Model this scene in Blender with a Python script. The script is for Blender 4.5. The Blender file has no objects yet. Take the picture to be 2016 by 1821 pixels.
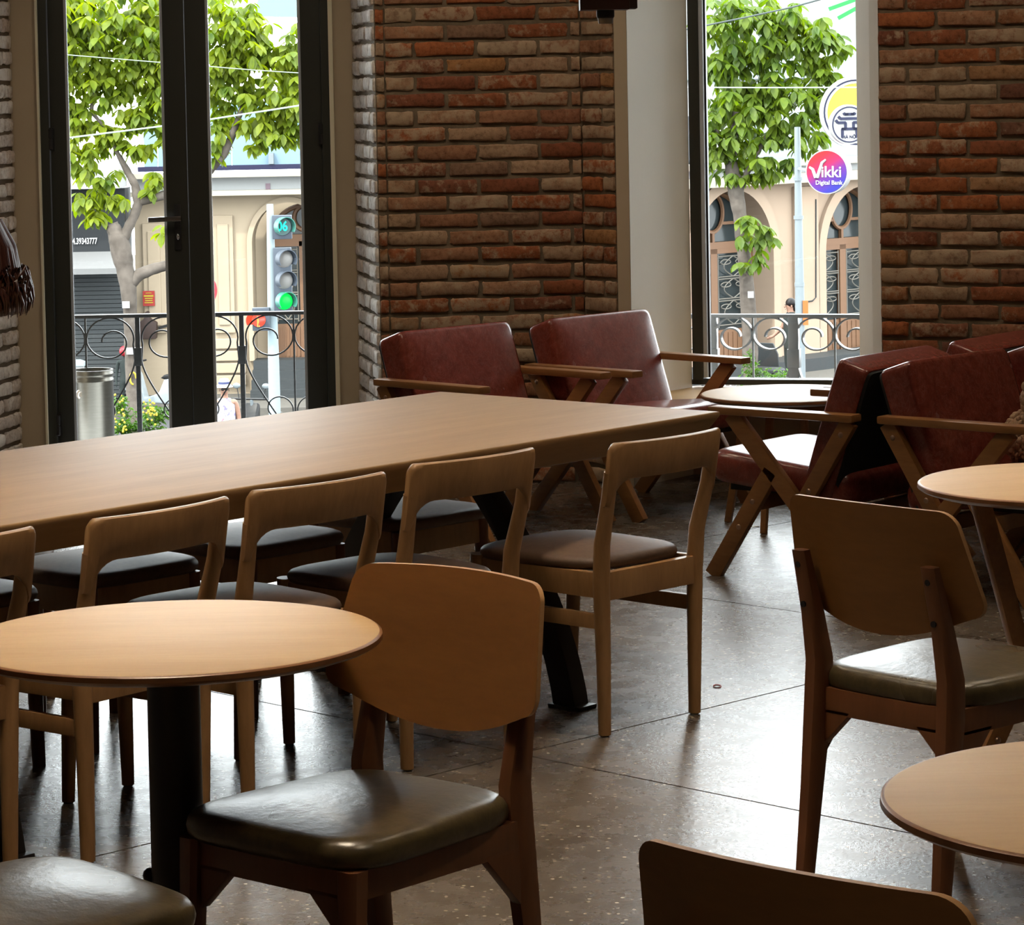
import bpy, bmesh, math, random
import numpy as np
from mathutils import Vector, Matrix, Euler

random.seed(7)
rng = np.random.default_rng(11)
SC = bpy.context.scene
COL = SC.collection
PI = math.pi

# ------------------------------------------------------------------ camera
F, CX, CY, PITCH, ROLL, EYE = 5980.0, 1008.0, 477.0, math.radians(3.1), 0.019, 1.7
cam_data = bpy.data.cameras.new('camera')
cam = bpy.data.objects.new('camera', cam_data)
COL.objects.link(cam)
cam_data.sensor_fit = 'HORIZONTAL'
cam_data.sensor_width = 36.0
cam_data.lens = F / 2016.0 * 36.0
cam_data.shift_x = 0.0
cam_data.shift_y = -(910.5 - CY) / 2016.0
cam_data.clip_start = 0.1
cam_data.clip_end = 400.0
cam.matrix_world = (Matrix.Translation((0, 0, EYE))
                    @ Matrix.Rotation(PI / 2 - PITCH, 4, 'X')
                    @ Matrix.Rotation(-ROLL, 4, 'Z'))
SC.camera = cam

# ------------------------------------------------------------------ view, sky, sun
SC.view_settings.view_transform = 'Standard'
SC.view_settings.look = 'None'
SC.view_settings.gamma = 1.0
SC.view_settings.exposure = 0.0
SC.view_settings.use_curve_mapping = False
SC.cycles.use_denoising = True
SC.cycles.max_bounces = 10
SC.cycles.transparent_max_bounces = 16
SC.cycles.sample_clamp_indirect = 6.0

world = bpy.data.worlds.new('sky')
SC.world = world
world.use_nodes = True
bg = world.node_tree.nodes['Background']
bg.inputs['Color'].default_value = (0.93, 0.965, 1.0, 1)
bg.inputs['Strength'].default_value = 12.5

sun_data = bpy.data.lights.new('sun', 'SUN')
sun_data.energy = 8.0
sun_data.angle = math.radians(1.5)
sun_data.color = (1.0, 0.95, 0.86)
sun = bpy.data.objects.new('sun', sun_data)
COL.objects.link(sun)
sun.rotation_euler = Vector((0.45, 0.62, -0.95)).to_track_quat('-Z', 'Y').to_euler()

# ------------------------------------------------------------------ where a sight line meets a height or a depth
def ray(u, v):
    a = (u - CX) / F
    b = (v - CY) / F
    c, s = math.cos(ROLL), math.sin(ROLL)
    x = a * c - b * s
    d = a * s + b * c
    return Vector((x, math.cos(PITCH) - d * math.sin(PITCH), -math.sin(PITCH) - d * math.cos(PITCH)))

def at_z(u, v, z):
    r = ray(u, v)
    return Vector((0, 0, EYE)) + r * ((z - EYE) / r.z)

def at_y(u, v, y):
    r = ray(u, v)
    return Vector((0, 0, EYE)) + r * (y / r.y)

# ------------------------------------------------------------------ materials
def new_mat(name):
    m = bpy.data.materials.new(name)
    m.use_nodes = True
    nt = m.node_tree
    return m, nt, nt.nodes['Principled BSDF']

REFL = 1.0          # scale on the reflectance of what is built next (outdoor colours are darkened against the overbright sky)
def dim(c):
    return tuple(x * REFL for x in c)

def mat(name, col, rough=0.5, metal=0.0, spec=0.5, emit=None, estr=0.0, coat=0.0):
    m, nt, b = new_mat(name)
    b.inputs['Base Color'].default_value = (*dim(col), 1)
    b.inputs['Roughness'].default_value = rough
    b.inputs['Metallic'].default_value = metal
    b.inputs['Specular IOR Level'].default_value = spec * min(1, REFL * 1.5)
    b.inputs['Coat Weight'].default_value = coat
    if emit:
        b.inputs['Emission Color'].default_value = (*emit, 1)
        b.inputs['Emission Strength'].default_value = estr
    return m

def N(nt, typ, **kw):
    n = nt.nodes.new(typ)
    for k, v in kw.items():
        setattr(n, k, v)
    return n

def ramp(nt, stops):
    r = N(nt, 'ShaderNodeValToRGB')
    el = r.color_ramp.elements
    while len(el) < len(stops):
        el.new(0.5)
    for e, (p, c) in zip(el, stops):
        e.position = p
        e.color = (*c, 1)
    return r

def noise(nt, vec, scale, detail=4, rough=0.55, sc=(1, 1, 1)):
    mp = N(nt, 'ShaderNodeMapping')
    mp.inputs['Scale'].default_value = sc
    nt.links.new(vec, mp.inputs['Vector'])
    n = N(nt, 'ShaderNodeTexNoise')
    n.inputs['Scale'].default_value = scale
    n.inputs['Detail'].default_value = detail
    n.inputs['Roughness'].default_value = rough
    nt.links.new(mp.outputs[0], n.inputs['Vector'])
    return n

def bump(nt, b, h, strength, dist):
    bp = N(nt, 'ShaderNodeBump')
    bp.inputs['Strength'].default_value = strength
    bp.inputs['Distance'].default_value = dist
    nt.links.new(h, bp.inputs['Height'])
    nt.links.new(bp.outputs[0], b.inputs['Normal'])

def wood(name, c1, c2, rough=0.42, sc=(1, 1, 1), scale=9.0, spec=0.5):
    m, nt, b = new_mat(name)
    tc = N(nt, 'ShaderNodeTexCoord')
    oi = N(nt, 'ShaderNodeObjectInfo')
    add = N(nt, 'ShaderNodeVectorMath', operation='ADD')
    nt.links.new(tc.outputs['Object'], add.inputs[0])
    nt.links.new(oi.outputs['Random'], add.inputs[1])
    n1 = noise(nt, add.outputs[0], scale, 5, 0.6, sc)
    n2 = noise(nt, add.outputs[0], scale * 7, 3, 0.6, sc)
    mx = N(nt, 'ShaderNodeMix', data_type='FLOAT')
    mx.inputs[0].default_value = 0.35
    nt.links.new(n1.outputs['Fac'], mx.inputs[2])
    nt.links.new(n2.outputs['Fac'], mx.inputs[3])
    r = ramp(nt, [(0.32, c2), (0.66, c1)])
    nt.links.new(mx.outputs[0], r.inputs[0])
    nt.links.new(r.outputs[0], b.inputs['Base Color'])
    b.inputs['Roughness'].default_value = rough
    b.inputs['Specular IOR Level'].default_value = spec
    bump(nt, b, n2.outputs['Fac'], 0.12, 0.002)
    return m

def leather(name, c1, c2, rough=0.3, bumpy=0.25, scale=26, lines=None):
    m, nt, b = new_mat(name)
    tc = N(nt, 'ShaderNodeTexCoord')
    n1 = noise(nt, tc.outputs['Object'], scale, 6, 0.65)
    n2 = noise(nt, tc.outputs['Object'], 4.0, 3)
    r = ramp(nt, [(0.35, c2), (0.7, c1)])
    nt.links.new(n1.outputs['Fac'], r.inputs[0])
    out = r.outputs[0]
    if lines:
        w = noise(nt, tc.outputs['Object'], 14, 8, 0.75, (1, 1, 0.6))
        w.inputs['Distortion'].default_value = 2.5
        rr = ramp(nt, [(0.485, (0, 0, 0)), (0.5, (1, 1, 1)), (0.515, (0, 0, 0))])
        nt.links.new(w.outputs['Fac'], rr.inputs[0])
        mm = N(nt, 'ShaderNodeMix', data_type='RGBA')
        mu = N(nt, 'ShaderNodeMath', operation='MULTIPLY')
        mu.inputs[1].default_value = 0.35
        nt.links.new(rr.outputs[0], mu.inputs[0])
        nt.links.new(mu.outputs[0], mm.inputs[0])
        nt.links.new(out, mm.inputs[6])
        mm.inputs[7].default_value = (*lines, 1)
        out = mm.outputs[2]
    nt.links.new(out, b.inputs['Base Color'])
    rg = N(nt, 'ShaderNodeMapRange')
    rg.inputs[3].default_value = rough - 0.06
    rg.inputs[4].default_value = rough + 0.1
    nt.links.new(n2.outputs['Fac'], rg.inputs[0])
    nt.links.new(rg.outputs[0], b.inputs['Roughness'])
    bump(nt, b, n1.outputs['Fac'], bumpy, 0.002)
    return m

def speckle_wall(name, c1, c2, scale=3.0, rough=0.85, bmp=0.1, bs=60):
    m, nt, b = new_mat(name)
    tc = N(nt, 'ShaderNodeTexCoord')
    n1 = noise(nt, tc.outputs['Object'], scale, 6, 0.6)
    n2 = noise(nt, tc.outputs['Object'], bs, 4)
    r = ramp(nt, [(0.3, dim(c2)), (0.7, dim(c1))])
    nt.links.new(n1.outputs['Fac'], r.inputs[0])
    nt.links.new(r.outputs[0], b.inputs['Base Color'])
    b.inputs['Roughness'].default_value = rough
    b.inputs['Specular IOR Level'].default_value = 0.3 * min(1, REFL)
    bump(nt, b, n2.outputs['Fac'], bmp, 0.004)
    return m

def brick_mat(name, stops, smear, amount=0.5, rough=0.85):
    m, nt, b = new_mat(name)
    tc = N(nt, 'ShaderNodeTexCoord')
    oi = N(nt, 'ShaderNodeObjectInfo')
    geo = N(nt, 'ShaderNodeNewGeometry')
    r = ramp(nt, stops)
    nt.links.new(oi.outputs['Random'], r.inputs[0])
    # fine mottling
    n1 = noise(nt, geo.outputs['Position'], 42, 9, 0.74)
    dark = N(nt, 'ShaderNodeMix', data_type='RGBA')
    dark.blend_type = 'MULTIPLY'
    dark.inputs[0].default_value = 0.9
    rd = ramp(nt, [(0.30, (0.25, 0.21, 0.19)), (0.42, (0.72, 0.68, 0.64)), (0.55, (1, 1, 1)), (0.75, (1.12, 1.02, 0.92))])
    nt.links.new(n1.outputs['Fac'], rd.inputs[0])
    nt.links.new(r.outputs[0], dark.inputs[6])
    nt.links.new(rd.outputs[0], dark.inputs[7])
    # old mortar smears, more on some bricks than on others
    n2 = noise(nt, geo.outputs['Position'], 22, 8, 0.72)
    mul = N(nt, 'ShaderNodeMath', operation='MULTIPLY')
    mul.inputs[1].default_value = 7.31
    nt.links.new(oi.outputs['Random'], mul.inputs[0])
    fr = N(nt, 'ShaderNodeMath', operation='FRACT')
    nt.links.new(mul.outputs[0], fr.inputs[0])
    mr = N(nt, 'ShaderNodeMapRange')
    mr.inputs[3].default_value = -0.11
    mr.inputs[4].default_value = 0.15
    nt.links.new(fr.outputs[0], mr.inputs[0])
    ad = N(nt, 'ShaderNodeMath', operation='ADD')
    nt.links.new(n2.outputs['Fac'], ad.inputs[0])
    nt.links.new(mr.outputs[0], ad.inputs[1])
    rs = ramp(nt, [(0.50, (0, 0, 0)), (0.66, (1, 1, 1))])
    nt.links.new(ad.outputs[0], rs.inputs[0])
    am = N(nt, 'ShaderNodeMath', operation='MULTIPLY')
    am.inputs[1].default_value = amount
    nt.links.new(rs.outputs[0], am.inputs[0])
    mx = N(nt, 'ShaderNodeMix', data_type='RGBA')
    nt.links.new(am.outputs[0], mx.inputs[0])
    nt.links.new(dark.outputs[2], mx.inputs[6])
    mx.inputs[7].default_value = (*smear, 1)
    nt.links.new(mx.outputs[2], b.inputs['Base Color'])
    b.inputs['Roughness'].default_value = rough
    b.inputs['Specular IOR Level'].default_value = 0.25
    bump(nt, b, n1.outputs['Fac'], 0.6, 0.006)
    return m

def leaf_mat(name, lo, hi, trans):
    m, nt, b = new_mat(name)
    nt.nodes.remove(b)
    geo = N(nt, 'ShaderNodeNewGeometry')
    n = noise(nt, geo.outputs['Position'], 1.9, 4, 0.7)
    r = ramp(nt, [(0.3, dim(lo)), (0.72, dim(hi))])
    nt.links.new(n.outputs['Fac'], r.inputs[0])
    d = N(nt, 'ShaderNodeBsdfPrincipled')
    d.inputs['Roughness'].default_value = 0.5
    d.inputs['Specular IOR Level'].default_value = 0.25
    nt.links.new(r.outputs[0], d.inputs['Base Color'])
    t = N(nt, 'ShaderNodeBsdfTranslucent')
    hs = N(nt, 'ShaderNodeHueSaturation')
    hs.inputs['Value'].default_value = 1.6
    hs.inputs['Saturation'].default_value = 1.1
    nt.links.new(r.outputs[0], hs.inputs['Color'])
    nt.links.new(hs.outputs[0], t.inputs['Color'])
    mx = N(nt, 'ShaderNodeMixShader')
    mx.inputs[0].default_value = trans
    nt.links.new(d.outputs[0], mx.inputs[1])
    nt.links.new(t.outputs[0], mx.inputs[2])
    nt.links.new(mx.outputs[0], nt.nodes['Material Output'].inputs[0])
    return m

def glass_mat(name, tint=(0.97, 0.99, 0.98), gl=0.06):
    m, nt, b = new_mat(name)
    nt.nodes.remove(b)
    tr = N(nt, 'ShaderNodeBsdfTransparent')
    tr.inputs[0].default_value = (*tint, 1)
    g = N(nt, 'ShaderNodeBsdfGlossy')
    g.inputs['Roughness'].default_value = 0.02
    fr = N(nt, 'ShaderNodeFresnel')
    fr.inputs[0].default_value = 1.35
    mx = N(nt, 'ShaderNodeMixShader')
    nt.links.new(fr.outputs[0], mx.inputs[0])
    nt.links.new(tr.outputs[0], mx.inputs[1])
    nt.links.new(g.outputs[0], mx.inputs[2])
    nt.links.new(mx.outputs[0], nt.nodes['Material Output'].inputs[0])
    return m

M = {}
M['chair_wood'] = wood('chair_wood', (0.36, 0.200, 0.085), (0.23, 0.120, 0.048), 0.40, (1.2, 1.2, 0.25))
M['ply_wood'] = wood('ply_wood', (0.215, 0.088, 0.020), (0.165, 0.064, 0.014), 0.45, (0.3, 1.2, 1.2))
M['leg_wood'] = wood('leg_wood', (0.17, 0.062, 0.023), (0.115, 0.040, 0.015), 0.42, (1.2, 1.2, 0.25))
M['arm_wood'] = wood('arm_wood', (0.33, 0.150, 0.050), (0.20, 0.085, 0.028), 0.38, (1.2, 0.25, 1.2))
M['table_wood'] = wood('table_wood', (0.325, 0.198, 0.092), (0.24, 0.142, 0.064), 0.52, (2.2, 0.18, 1.0), 6.0, 0.32)
M['round_wood'] = wood('round_wood', (0.50, 0.335, 0.165), (0.43, 0.275, 0.130), 0.52, (0.25, 1.6, 1.0), 7.0)
M['ply_edge'] = wood('ply_edge', (0.46, 0.26, 0.11), (0.38, 0.20, 0.08), 0.5, (0.3, 1.2, 8), 12)
M['round_edge'] = wood('round_edge', (0.25, 0.11, 0.045), (0.16, 0.065, 0.026), 0.35, (1, 1, 3))
M['brown_vinyl'] = leather('brown_vinyl', (0.120, 0.070, 0.042), (0.085, 0.048, 0.030), 0.52, 0.12, 60)
M['olive_vinyl'] = leather('olive_vinyl', (0.085, 0.062, 0.028), (0.048, 0.035, 0.017), 0.27, 0.45, 38)
M['red_leather'] = leather('red_leather', (0.22, 0.045, 0.030), (0.135, 0.024, 0.017), 0.23, 0.15, 30, (0.36, 0.16, 0.12))
M['black_cloth'] = mat('black_cloth', (0.012, 0.011, 0.011), 0.8)
M['black_metal'] = mat('black_metal', (0.012, 0.012, 0.013), 0.42, 0.0, 0.5)
M['door_metal'] = mat('door_metal', (0.030, 0.032, 0.026), 0.45, 0.1)
M['gasket'] = mat('gasket', (0.42, 0.46, 0.50), 0.5, 0.0)
M['gasket_black'] = mat('gasket_black', (0.006, 0.006, 0.008), 0.5)
M['chrome'] = mat('chrome', (0.62, 0.62, 0.64), 0.2, 1.0)
M['screw'] = mat('screw', (0.45, 0.30, 0.22), 0.3, 0.9)
M['glass'] = glass_mat('glass')
M['plaster'] = speckle_wall('plaster', (0.44, 0.36, 0.26), (0.40, 0.325, 0.235), 2.0)
M['white_plaster'] = speckle_wall('white_plaster', (0.80, 0.79, 0.74), (0.76, 0.75, 0.70), 2.0)
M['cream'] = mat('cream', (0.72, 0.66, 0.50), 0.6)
M['ceiling'] = speckle_wall('ceiling', (0.22, 0.19, 0.16), (0.18, 0.155, 0.13), 1.0)
M['room_wall'] = speckle_wall('room_wall', (0.30, 0.235, 0.17), (0.25, 0.195, 0.14), 1.0)
M['mortar'] = speckle_wall('mortar', (0.20, 0.155, 0.105), (0.12, 0.09, 0.06), 12.0, 0.95, 0.6, 90)
M['pale_mortar'] = speckle_wall('pale_mortar', (0.40, 0.37, 0.33), (0.22, 0.19, 0.16), 12.0, 0.95, 0.6, 90)
M['brick'] = brick_mat('brick', [(0.0, (0.25, 0.085, 0.040)), (0.16, (0.38, 0.125, 0.048)), (0.32, (0.20, 0.070, 0.040)), (0.46, (0.36, 0.185, 0.105)),
                                 (0.58, (0.40, 0.27, 0.175)), (0.70, (0.28, 0.125, 0.075)), (0.82, (0.37, 0.175, 0.065)), (0.92, (0.34, 0.235, 0.155)), (1.0, (0.16, 0.062, 0.040))],
                       (0.45, 0.34, 0.23), 0.8)
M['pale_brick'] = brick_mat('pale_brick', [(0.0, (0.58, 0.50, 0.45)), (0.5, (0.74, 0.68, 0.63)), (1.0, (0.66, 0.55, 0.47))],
                            (0.84, 0.80, 0.75), 0.9)  # bricks paled towards white to carry the daylight on the reveals

def floor_mat():
    m, nt, b = new_mat('polished_concrete')
    geo = N(nt, 'ShaderNodeNewGeometry')
    P = geo.outputs['Position']
    n1 = noise(nt, P, 1.1, 8, 0.62)
    n2 = noise(nt, P, 11, 6, 0.65)
    r1 = ramp(nt, [(0.25, (0.070, 0.053, 0.039)), (0.5, (0.112, 0.090, 0.070)), (0.8, (0.165, 0.138, 0.112))])
    nt.links.new(n1.outputs['Fac'], r1.inputs[0])
    m1 = N(nt, 'ShaderNodeMix', data_type='RGBA')
    m1.blend_type = 'MULTIPLY'
    m1.inputs[0].default_value = 0.7
    r2 = ramp(nt, [(0.25, (0.66, 0.64, 0.62)), (0.75, (1.15, 1.13, 1.11))])
    nt.links.new(n2.outputs['Fac'], r2.inputs[0])
    nt.links.new(r1.outputs[0], m1.inputs[6])
    nt.links.new(r2.outputs[0], m1.inputs[7])
    # pale stone chips
    vo = N(nt, 'ShaderNodeTexVoronoi')
    vo.inputs['Scale'].default_value = 44
    nt.links.new(P, vo.inputs['Vector'])
    wn = N(nt, 'ShaderNodeTexWhiteNoise')
    nt.links.new(vo.outputs['Position'], wn.inputs[0])
    gt = N(nt, 'ShaderNodeMath', operation='GREATER_THAN')
    gt.inputs[1].default_value = 0.50
    nt.links.new(wn.outputs['Value'], gt.inputs[0])
    lt = N(nt, 'ShaderNodeMath', operation='LESS_THAN')
    lt.inputs[1].default_value = 0.19
    nt.links.new(vo.outputs['Distance'], lt.inputs[0])
    an = N(nt, 'ShaderNodeMath', operation='MULTIPLY')
    nt.links.new(gt.outputs[0], an.inputs[0])
    nt.links.new(lt.outputs[0], an.inputs[1])
    m2 = N(nt, 'ShaderNodeMix', data_type='RGBA')
    nt.links.new(an.outputs[0], m2.inputs[0])
    nt.links.new(m1.outputs[2], m2.inputs[6])
    m2.inputs[7].default_value = (0.55, 0.48, 0.38, 1)
    nt.links.new(m2.outputs[2], b.inputs['Base Color'])
    rg = N(nt, 'ShaderNodeMapRange')
    rg.inputs[1].default_value = 0.3
    rg.inputs[2].default_value = 0.7
    rg.inputs[3].default_value = 0.22
    rg.inputs[4].default_value = 0.32
    nt.links.new(n2.outputs['Fac'], rg.inputs[0])
    nt.links.new(rg.outputs[0], b.inputs['Roughness'])
    b.inputs['Specular IOR Level'].default_value = 0.62
    n3 = noise(nt, P, 70, 5, 0.7)
    bump(nt, b, n3.outputs['Fac'], 0.30, 0.004)
    return m
M['floor'] = floor_mat()

# ------------------------------------------------------------------ mesh helpers
class G:
    """Collects faces; build() links them as one mesh object."""
    def __init__(self):
        self.v = []
        self.f = []

    def add(self, verts, faces):
        o = len(self.v)
        self.v += [tuple(p) for p in verts]
        self.f += [tuple(i + o for i in q) for q in faces]
        return self

    def box(self, c, s, rz=0.0, rot=None):
        hx, hy, hz = s[0] / 2, s[1] / 2, s[2] / 2
        R = rot if rot is not None else Matrix.Rotation(rz, 3, 'Z')
        c = Vector(c)
        vs = [c + R @ Vector((x * hx, y * hy, z * hz)) for x, y, z in
              ((-1, -1, -1), (1, -1, -1), (1, 1, -1), (-1, 1, -1), (-1, -1, 1), (1, -1, 1), (1, 1, 1), (-1, 1, 1))]
        return self.add(vs, [(0, 3, 2, 1), (4, 5, 6, 7), (0, 1, 5, 4), (1, 2, 6, 5), (2, 3, 7, 6), (3, 0, 4, 7)])

    def plank(self, p0, p1, side, w, t, w1=None):
        """bar from p0 to p1, t thick along 'side', w wide across it"""
        p0, p1, side = Vector(p0), Vector(p1), Vector(side).normalized()
        d = (p1 - p0).normalized()
        up = side.cross(d).normalized()
        w1 = w if w1 is None else w1
        vs = []
        for p, ww in ((p0, w), (p1, w1)):
            for a, b in ((-1, -1), (1, -1), (1, 1), (-1, 1)):
                vs.append(p + side * (a * t / 2) + up * (b * ww / 2))
        return self.add(vs, [(3, 2, 1, 0), (4, 5, 6, 7), (0, 1, 5, 4), (1, 2, 6, 5), (2, 3, 7, 6), (3, 0, 4, 7)])

    def loft(self, rings, caps=True, close=True):
        n = len(rings[0])
        vs = [p for r in rings for p in r]
        fs = []
        for i in range(len(rings) - 1):
            for j in range(n if close else n - 1):
                k = (j + 1) % n
                fs.append((i * n + j, i * n + k, (i + 1) * n + k, (i + 1) * n + j))
        if caps:
            fs.append(tuple(range(n - 1, -1, -1)))
            fs.append(tuple((len(rings) - 1) * n + j for j in range(n)))
        return self.add(vs, fs)

    def tube(self, path, rad, n=8, caps=True, closed=False, flat=None, up=None):
        """round bar along a path; flat=(a,b) makes a rectangular ribbon a x b instead"""
        P = [Vector(p) for p in path]
        R = rad if isinstance(rad, (list, tuple)) else [rad] * len(P)
        T = []
        for i in range(len(P)):
            a = P[i - 1] if (i or closed) else P[i]
            b = P[(i + 1) % len(P)] if (i < len(P) - 1 or closed) else P[i]
            T.append((b - a).normalized())
        ref = Vector(up) if up else (Vector((0, 0, 1)) if abs(T[0].z) < 0.9 else Vector((0, 1, 0)))
        rings = []
        x = None
        for i, p in enumerate(P):
            if up:
                x = Vector(up)
            elif x is None:
                x = ref.cross(T[i]).normalized()
            x = (x - T[i] * x.dot(T[i])).normalized()
            y = T[i].cross(x)
            if flat:
                a, b = flat[0] / 2, flat[1] / 2
                rings.append([p + x * (sx * a) + y * (sy * b) for sx, sy in ((-1, -1), (1, -1), (1, 1), (-1, 1))])
            else:
                rings.append([p + (x * math.cos(2 * PI * k / n) + y * math.sin(2 * PI * k / n)) * R[i] for k in range(n)])
        if closed:
            rings.append(rings[0])
            caps = False
        return self.loft(rings, caps)

    def lathe(self, prof, n=24, c=(0, 0, 0), axis='Z'):
        c = Vector(c)
        rings = []
        for r, z in prof:
            ring = []
            for k in range(n):
                a = 2 * PI * k / n
                if axis == 'Z':
                    ring.append(c + Vector((r * math.cos(a), r * math.sin(a), z)))
                elif axis == 'X':
                    ring.append(c + Vector((z, r * math.cos(a), r * math.sin(a))))
                else:
                    ring.append(c + Vector((r * math.sin(a), z, r * math.cos(a))))
            rings.append(ring)
        return self.loft(rings)

    def prism(self, poly, z0, z1, fn=None):
        """extrude a polygon; fn maps (a, b, h) to a point, default x, y, z"""
        fn = fn or (lambda a, b, h: (a, b, h))
        n = len(poly)
        vs = [fn(a, b, z0) for a, b in poly] + [fn(a, b, z1) for a, b in poly]
        fs = [tuple(range(n - 1, -1, -1)), tuple(range(n, 2 * n))]
        fs += [(j, (j + 1) % n, n + (j + 1) % n, n + j) for j in range(n)]
        return self.add(vs, fs)

    def ball(self, c, r, n=12, m=8, sc=(1, 1, 1)):
        c = Vector(c)
        rings = []
        for i in range(m + 1):
            t = -PI / 2 + PI * i / m
            rr = max(math.cos(t), 0.02)
            rings.append([c + Vector((r * sc[0] * rr * math.cos(2 * PI * k / n), r * sc[1] * rr * math.sin(2 * PI * k / n),
                                      r * sc[2] * math.sin(t))) for k in range(n)])
        return self.loft(rings)

    def build(self, name, material, parent=None, bevel=0.0, seg=2, smooth=38, loc=None, rot=None):
        me = bpy.data.meshes.new(name)
        me.from_pydata(self.v, [], self.f)
        bm = bmesh.new()
        bm.from_mesh(me)
        bmesh.ops.recalc_face_normals(bm, faces=bm.faces)
        if bevel > 0:
            ed = [e for e in bm.edges if len(e.link_faces) == 2 and e.calc_face_angle(0) > math.radians(32)]
            bmesh.ops.bevel(bm, geom=ed, offset=bevel, segments=seg, profile=0.6, affect='EDGES', clamp_overlap=True)
        bm.to_mesh(me)
        bm.free()
        if smooth:
            me.shade_smooth()
            me.set_sharp_from_angle(angle=math.radians(smooth))
        me.materials.append(M[material] if isinstance(material, str) else material)
        o = bpy.data.objects.new(name, me)
        COL.objects.link(o)
        if parent:
            o.parent = parent
        if loc is not None:
            o.location = loc
        if rot is not None:
            o.rotation_euler = rot
        return o

def tag(o, label=None, cat=None, group=None, kind=None):
    if label:
        o['label'] = label
    if cat:
        o['category'] = cat
    if group:
        o['group'] = group
    if kind:
        o['kind'] = kind
    return o

def empty(name, loc=(0, 0, 0), rz=0.0, label=None, cat=None, group=None):
    o = bpy.data.objects.new(name, None)
    COL.objects.link(o)
    o.location = loc
    o.rotation_euler = (0, 0, rz)
    o.empty_display_size = 0.1
    return tag(o, label, cat, group)

def copy_tree(o, parent=None):
    c = o.copy()
    COL.objects.link(c)
    c.parent = parent
    for ch in list(o.children):
        copy_tree(ch, c)
    return c

def place(o, x, y, rz, label, group=None):
    o.location = (x, y, 0)
    o.rotation_euler = (0, 0, rz)
    o['label'] = label
    if group:
        o['group'] = group
    return o

def superell(a, b, n, k, yoff=0.0, z=0.0, back=1.0):
    """rounded-rectangle outline, half sizes a, b; back narrows the rear"""
    pts = []
    for i in range(k):
        t = 2 * PI * i / k
        c, s = math.cos(t), math.sin(t)
        x = a * math.copysign(abs(c) ** (2 / n), c)
        y = b * math.copysign(abs(s) ** (2 / n), s)
        x *= 1 - (1 - back) * (0.5 - 0.5 * y / b)
        pts.append(Vector((x, y + yoff, z)))
    return pts

def cushion(g, a, b, z0, th, dome, n=5.0, k=44, yoff=0.0, back=1.0, fn=None):
    """padded seat: flat below, rolled edge, domed top"""
    prof = [(0.90, 0.0), (0.965, 0.04), (0.99, 0.2), (1.0, 0.45), (0.99, 0.68), (0.965, 0.86), (0.92, 0.97), (0.86, 1.02)]
    rings = []
    for s, h in prof:
        rings.append([p for p in superell(a * s, b * s, n, k, yoff, z0 + th * h, back)])
    for s in (0.74, 0.58, 0.4, 0.2, 0.03):
        h = z0 + th * 1.02 + dome * (1 - (s / 0.86) ** 2)
        rings.append(superell(a * s, b * s, 2 + (n - 2) * s, k, yoff, h, back))
    if fn:
        rings = [[Vector(fn(p)) for p in r] for r in rings]
    g.loft(rings)
    return g

# ================================================================== THE ROOM
CEIL = 3.9
def structure(o):
    o['kind'] = 'structure'
    return o

# ---- floor: square slabs cast at 45 degrees to the front, joints left open
floor = structure(G().box((-0.2, 5.4, -0.09), (9.6, 15.8, 0.14)).build('floor', mat('joint', (0.03, 0.026, 0.022), 0.9), smooth=0))

def clip_poly(poly, x0, x1, y0, y1):
    def cut(p, inside, cross):
        out = []
        for i in range(len(p)):
            a, b = p[i - 1], p[i]
            if inside(b):
                if not inside(a):
                    out.append(cross(a, b))
                out.append(b)
            elif inside(a):
                out.append(cross(a, b))
        return out
    def cx(x):
        return lambda a, b: (x, a[1] + (b[1] - a[1]) * (x - a[0]) / (b[0] - a[0]))
    def cy(y):
        return lambda a, b: (a[0] + (b[0] - a[0]) * (y - a[1]) / (b[1] - a[1]), y)
    for ins, cr in ((lambda p: p[0] > x0, cx(x0)), (lambda p: p[0] < x1, cx(x1)), (lambda p: p[1] > y0, cy(y0)), (lambda p: p[1] < y1, cy(y1))):
        if len(poly) < 3:
            return []
        poly = cut(poly, ins, cr)
    return poly

S2 = math.sqrt(2)
for i in range(-6, 9):
    for j in range(-6, 9):
        a0, b0 = 5.346 + 2 * i, 5.356 + 2 * j
        g_ = 0.0035
        cs = [(a0 + g_, b0 + g_), (a0 + 2 - g_, b0 + g_), (a0 + 2 - g_, b0 + 2 - g_), (a0 + g_, b0 + 2 - g_)]
        poly = clip_poly([((a - b) / S2, (a + b) / S2) for a, b in cs], -4.98, 4.58, -2.48, 13.28)
        if len(poly) >= 3:
            G().prism(poly, -0.02, 0.0).build('slab', 'floor', floor, smooth=0)

structure(G().box((-0.2, 5.4, CEIL + 0.1), (9.8, 16.6, 0.2)).build('ceiling', 'ceiling', smooth=0))
structure(G().box((-5.1, 5.4, CEIL / 2), (0.2, 16.0, CEIL)).build('wall_left', 'room_wall', smooth=0))
structure(G().box((4.7, 4.3, CEIL / 2), (0.2, 13.8, CEIL)).build('wall_right', 'room_wall', smooth=0))
structure(G().box((-0.2, -2.6, CEIL / 2), (9.6, 0.2, CEIL)).build('wall_rear', 'room_wall', smooth=0))

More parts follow.
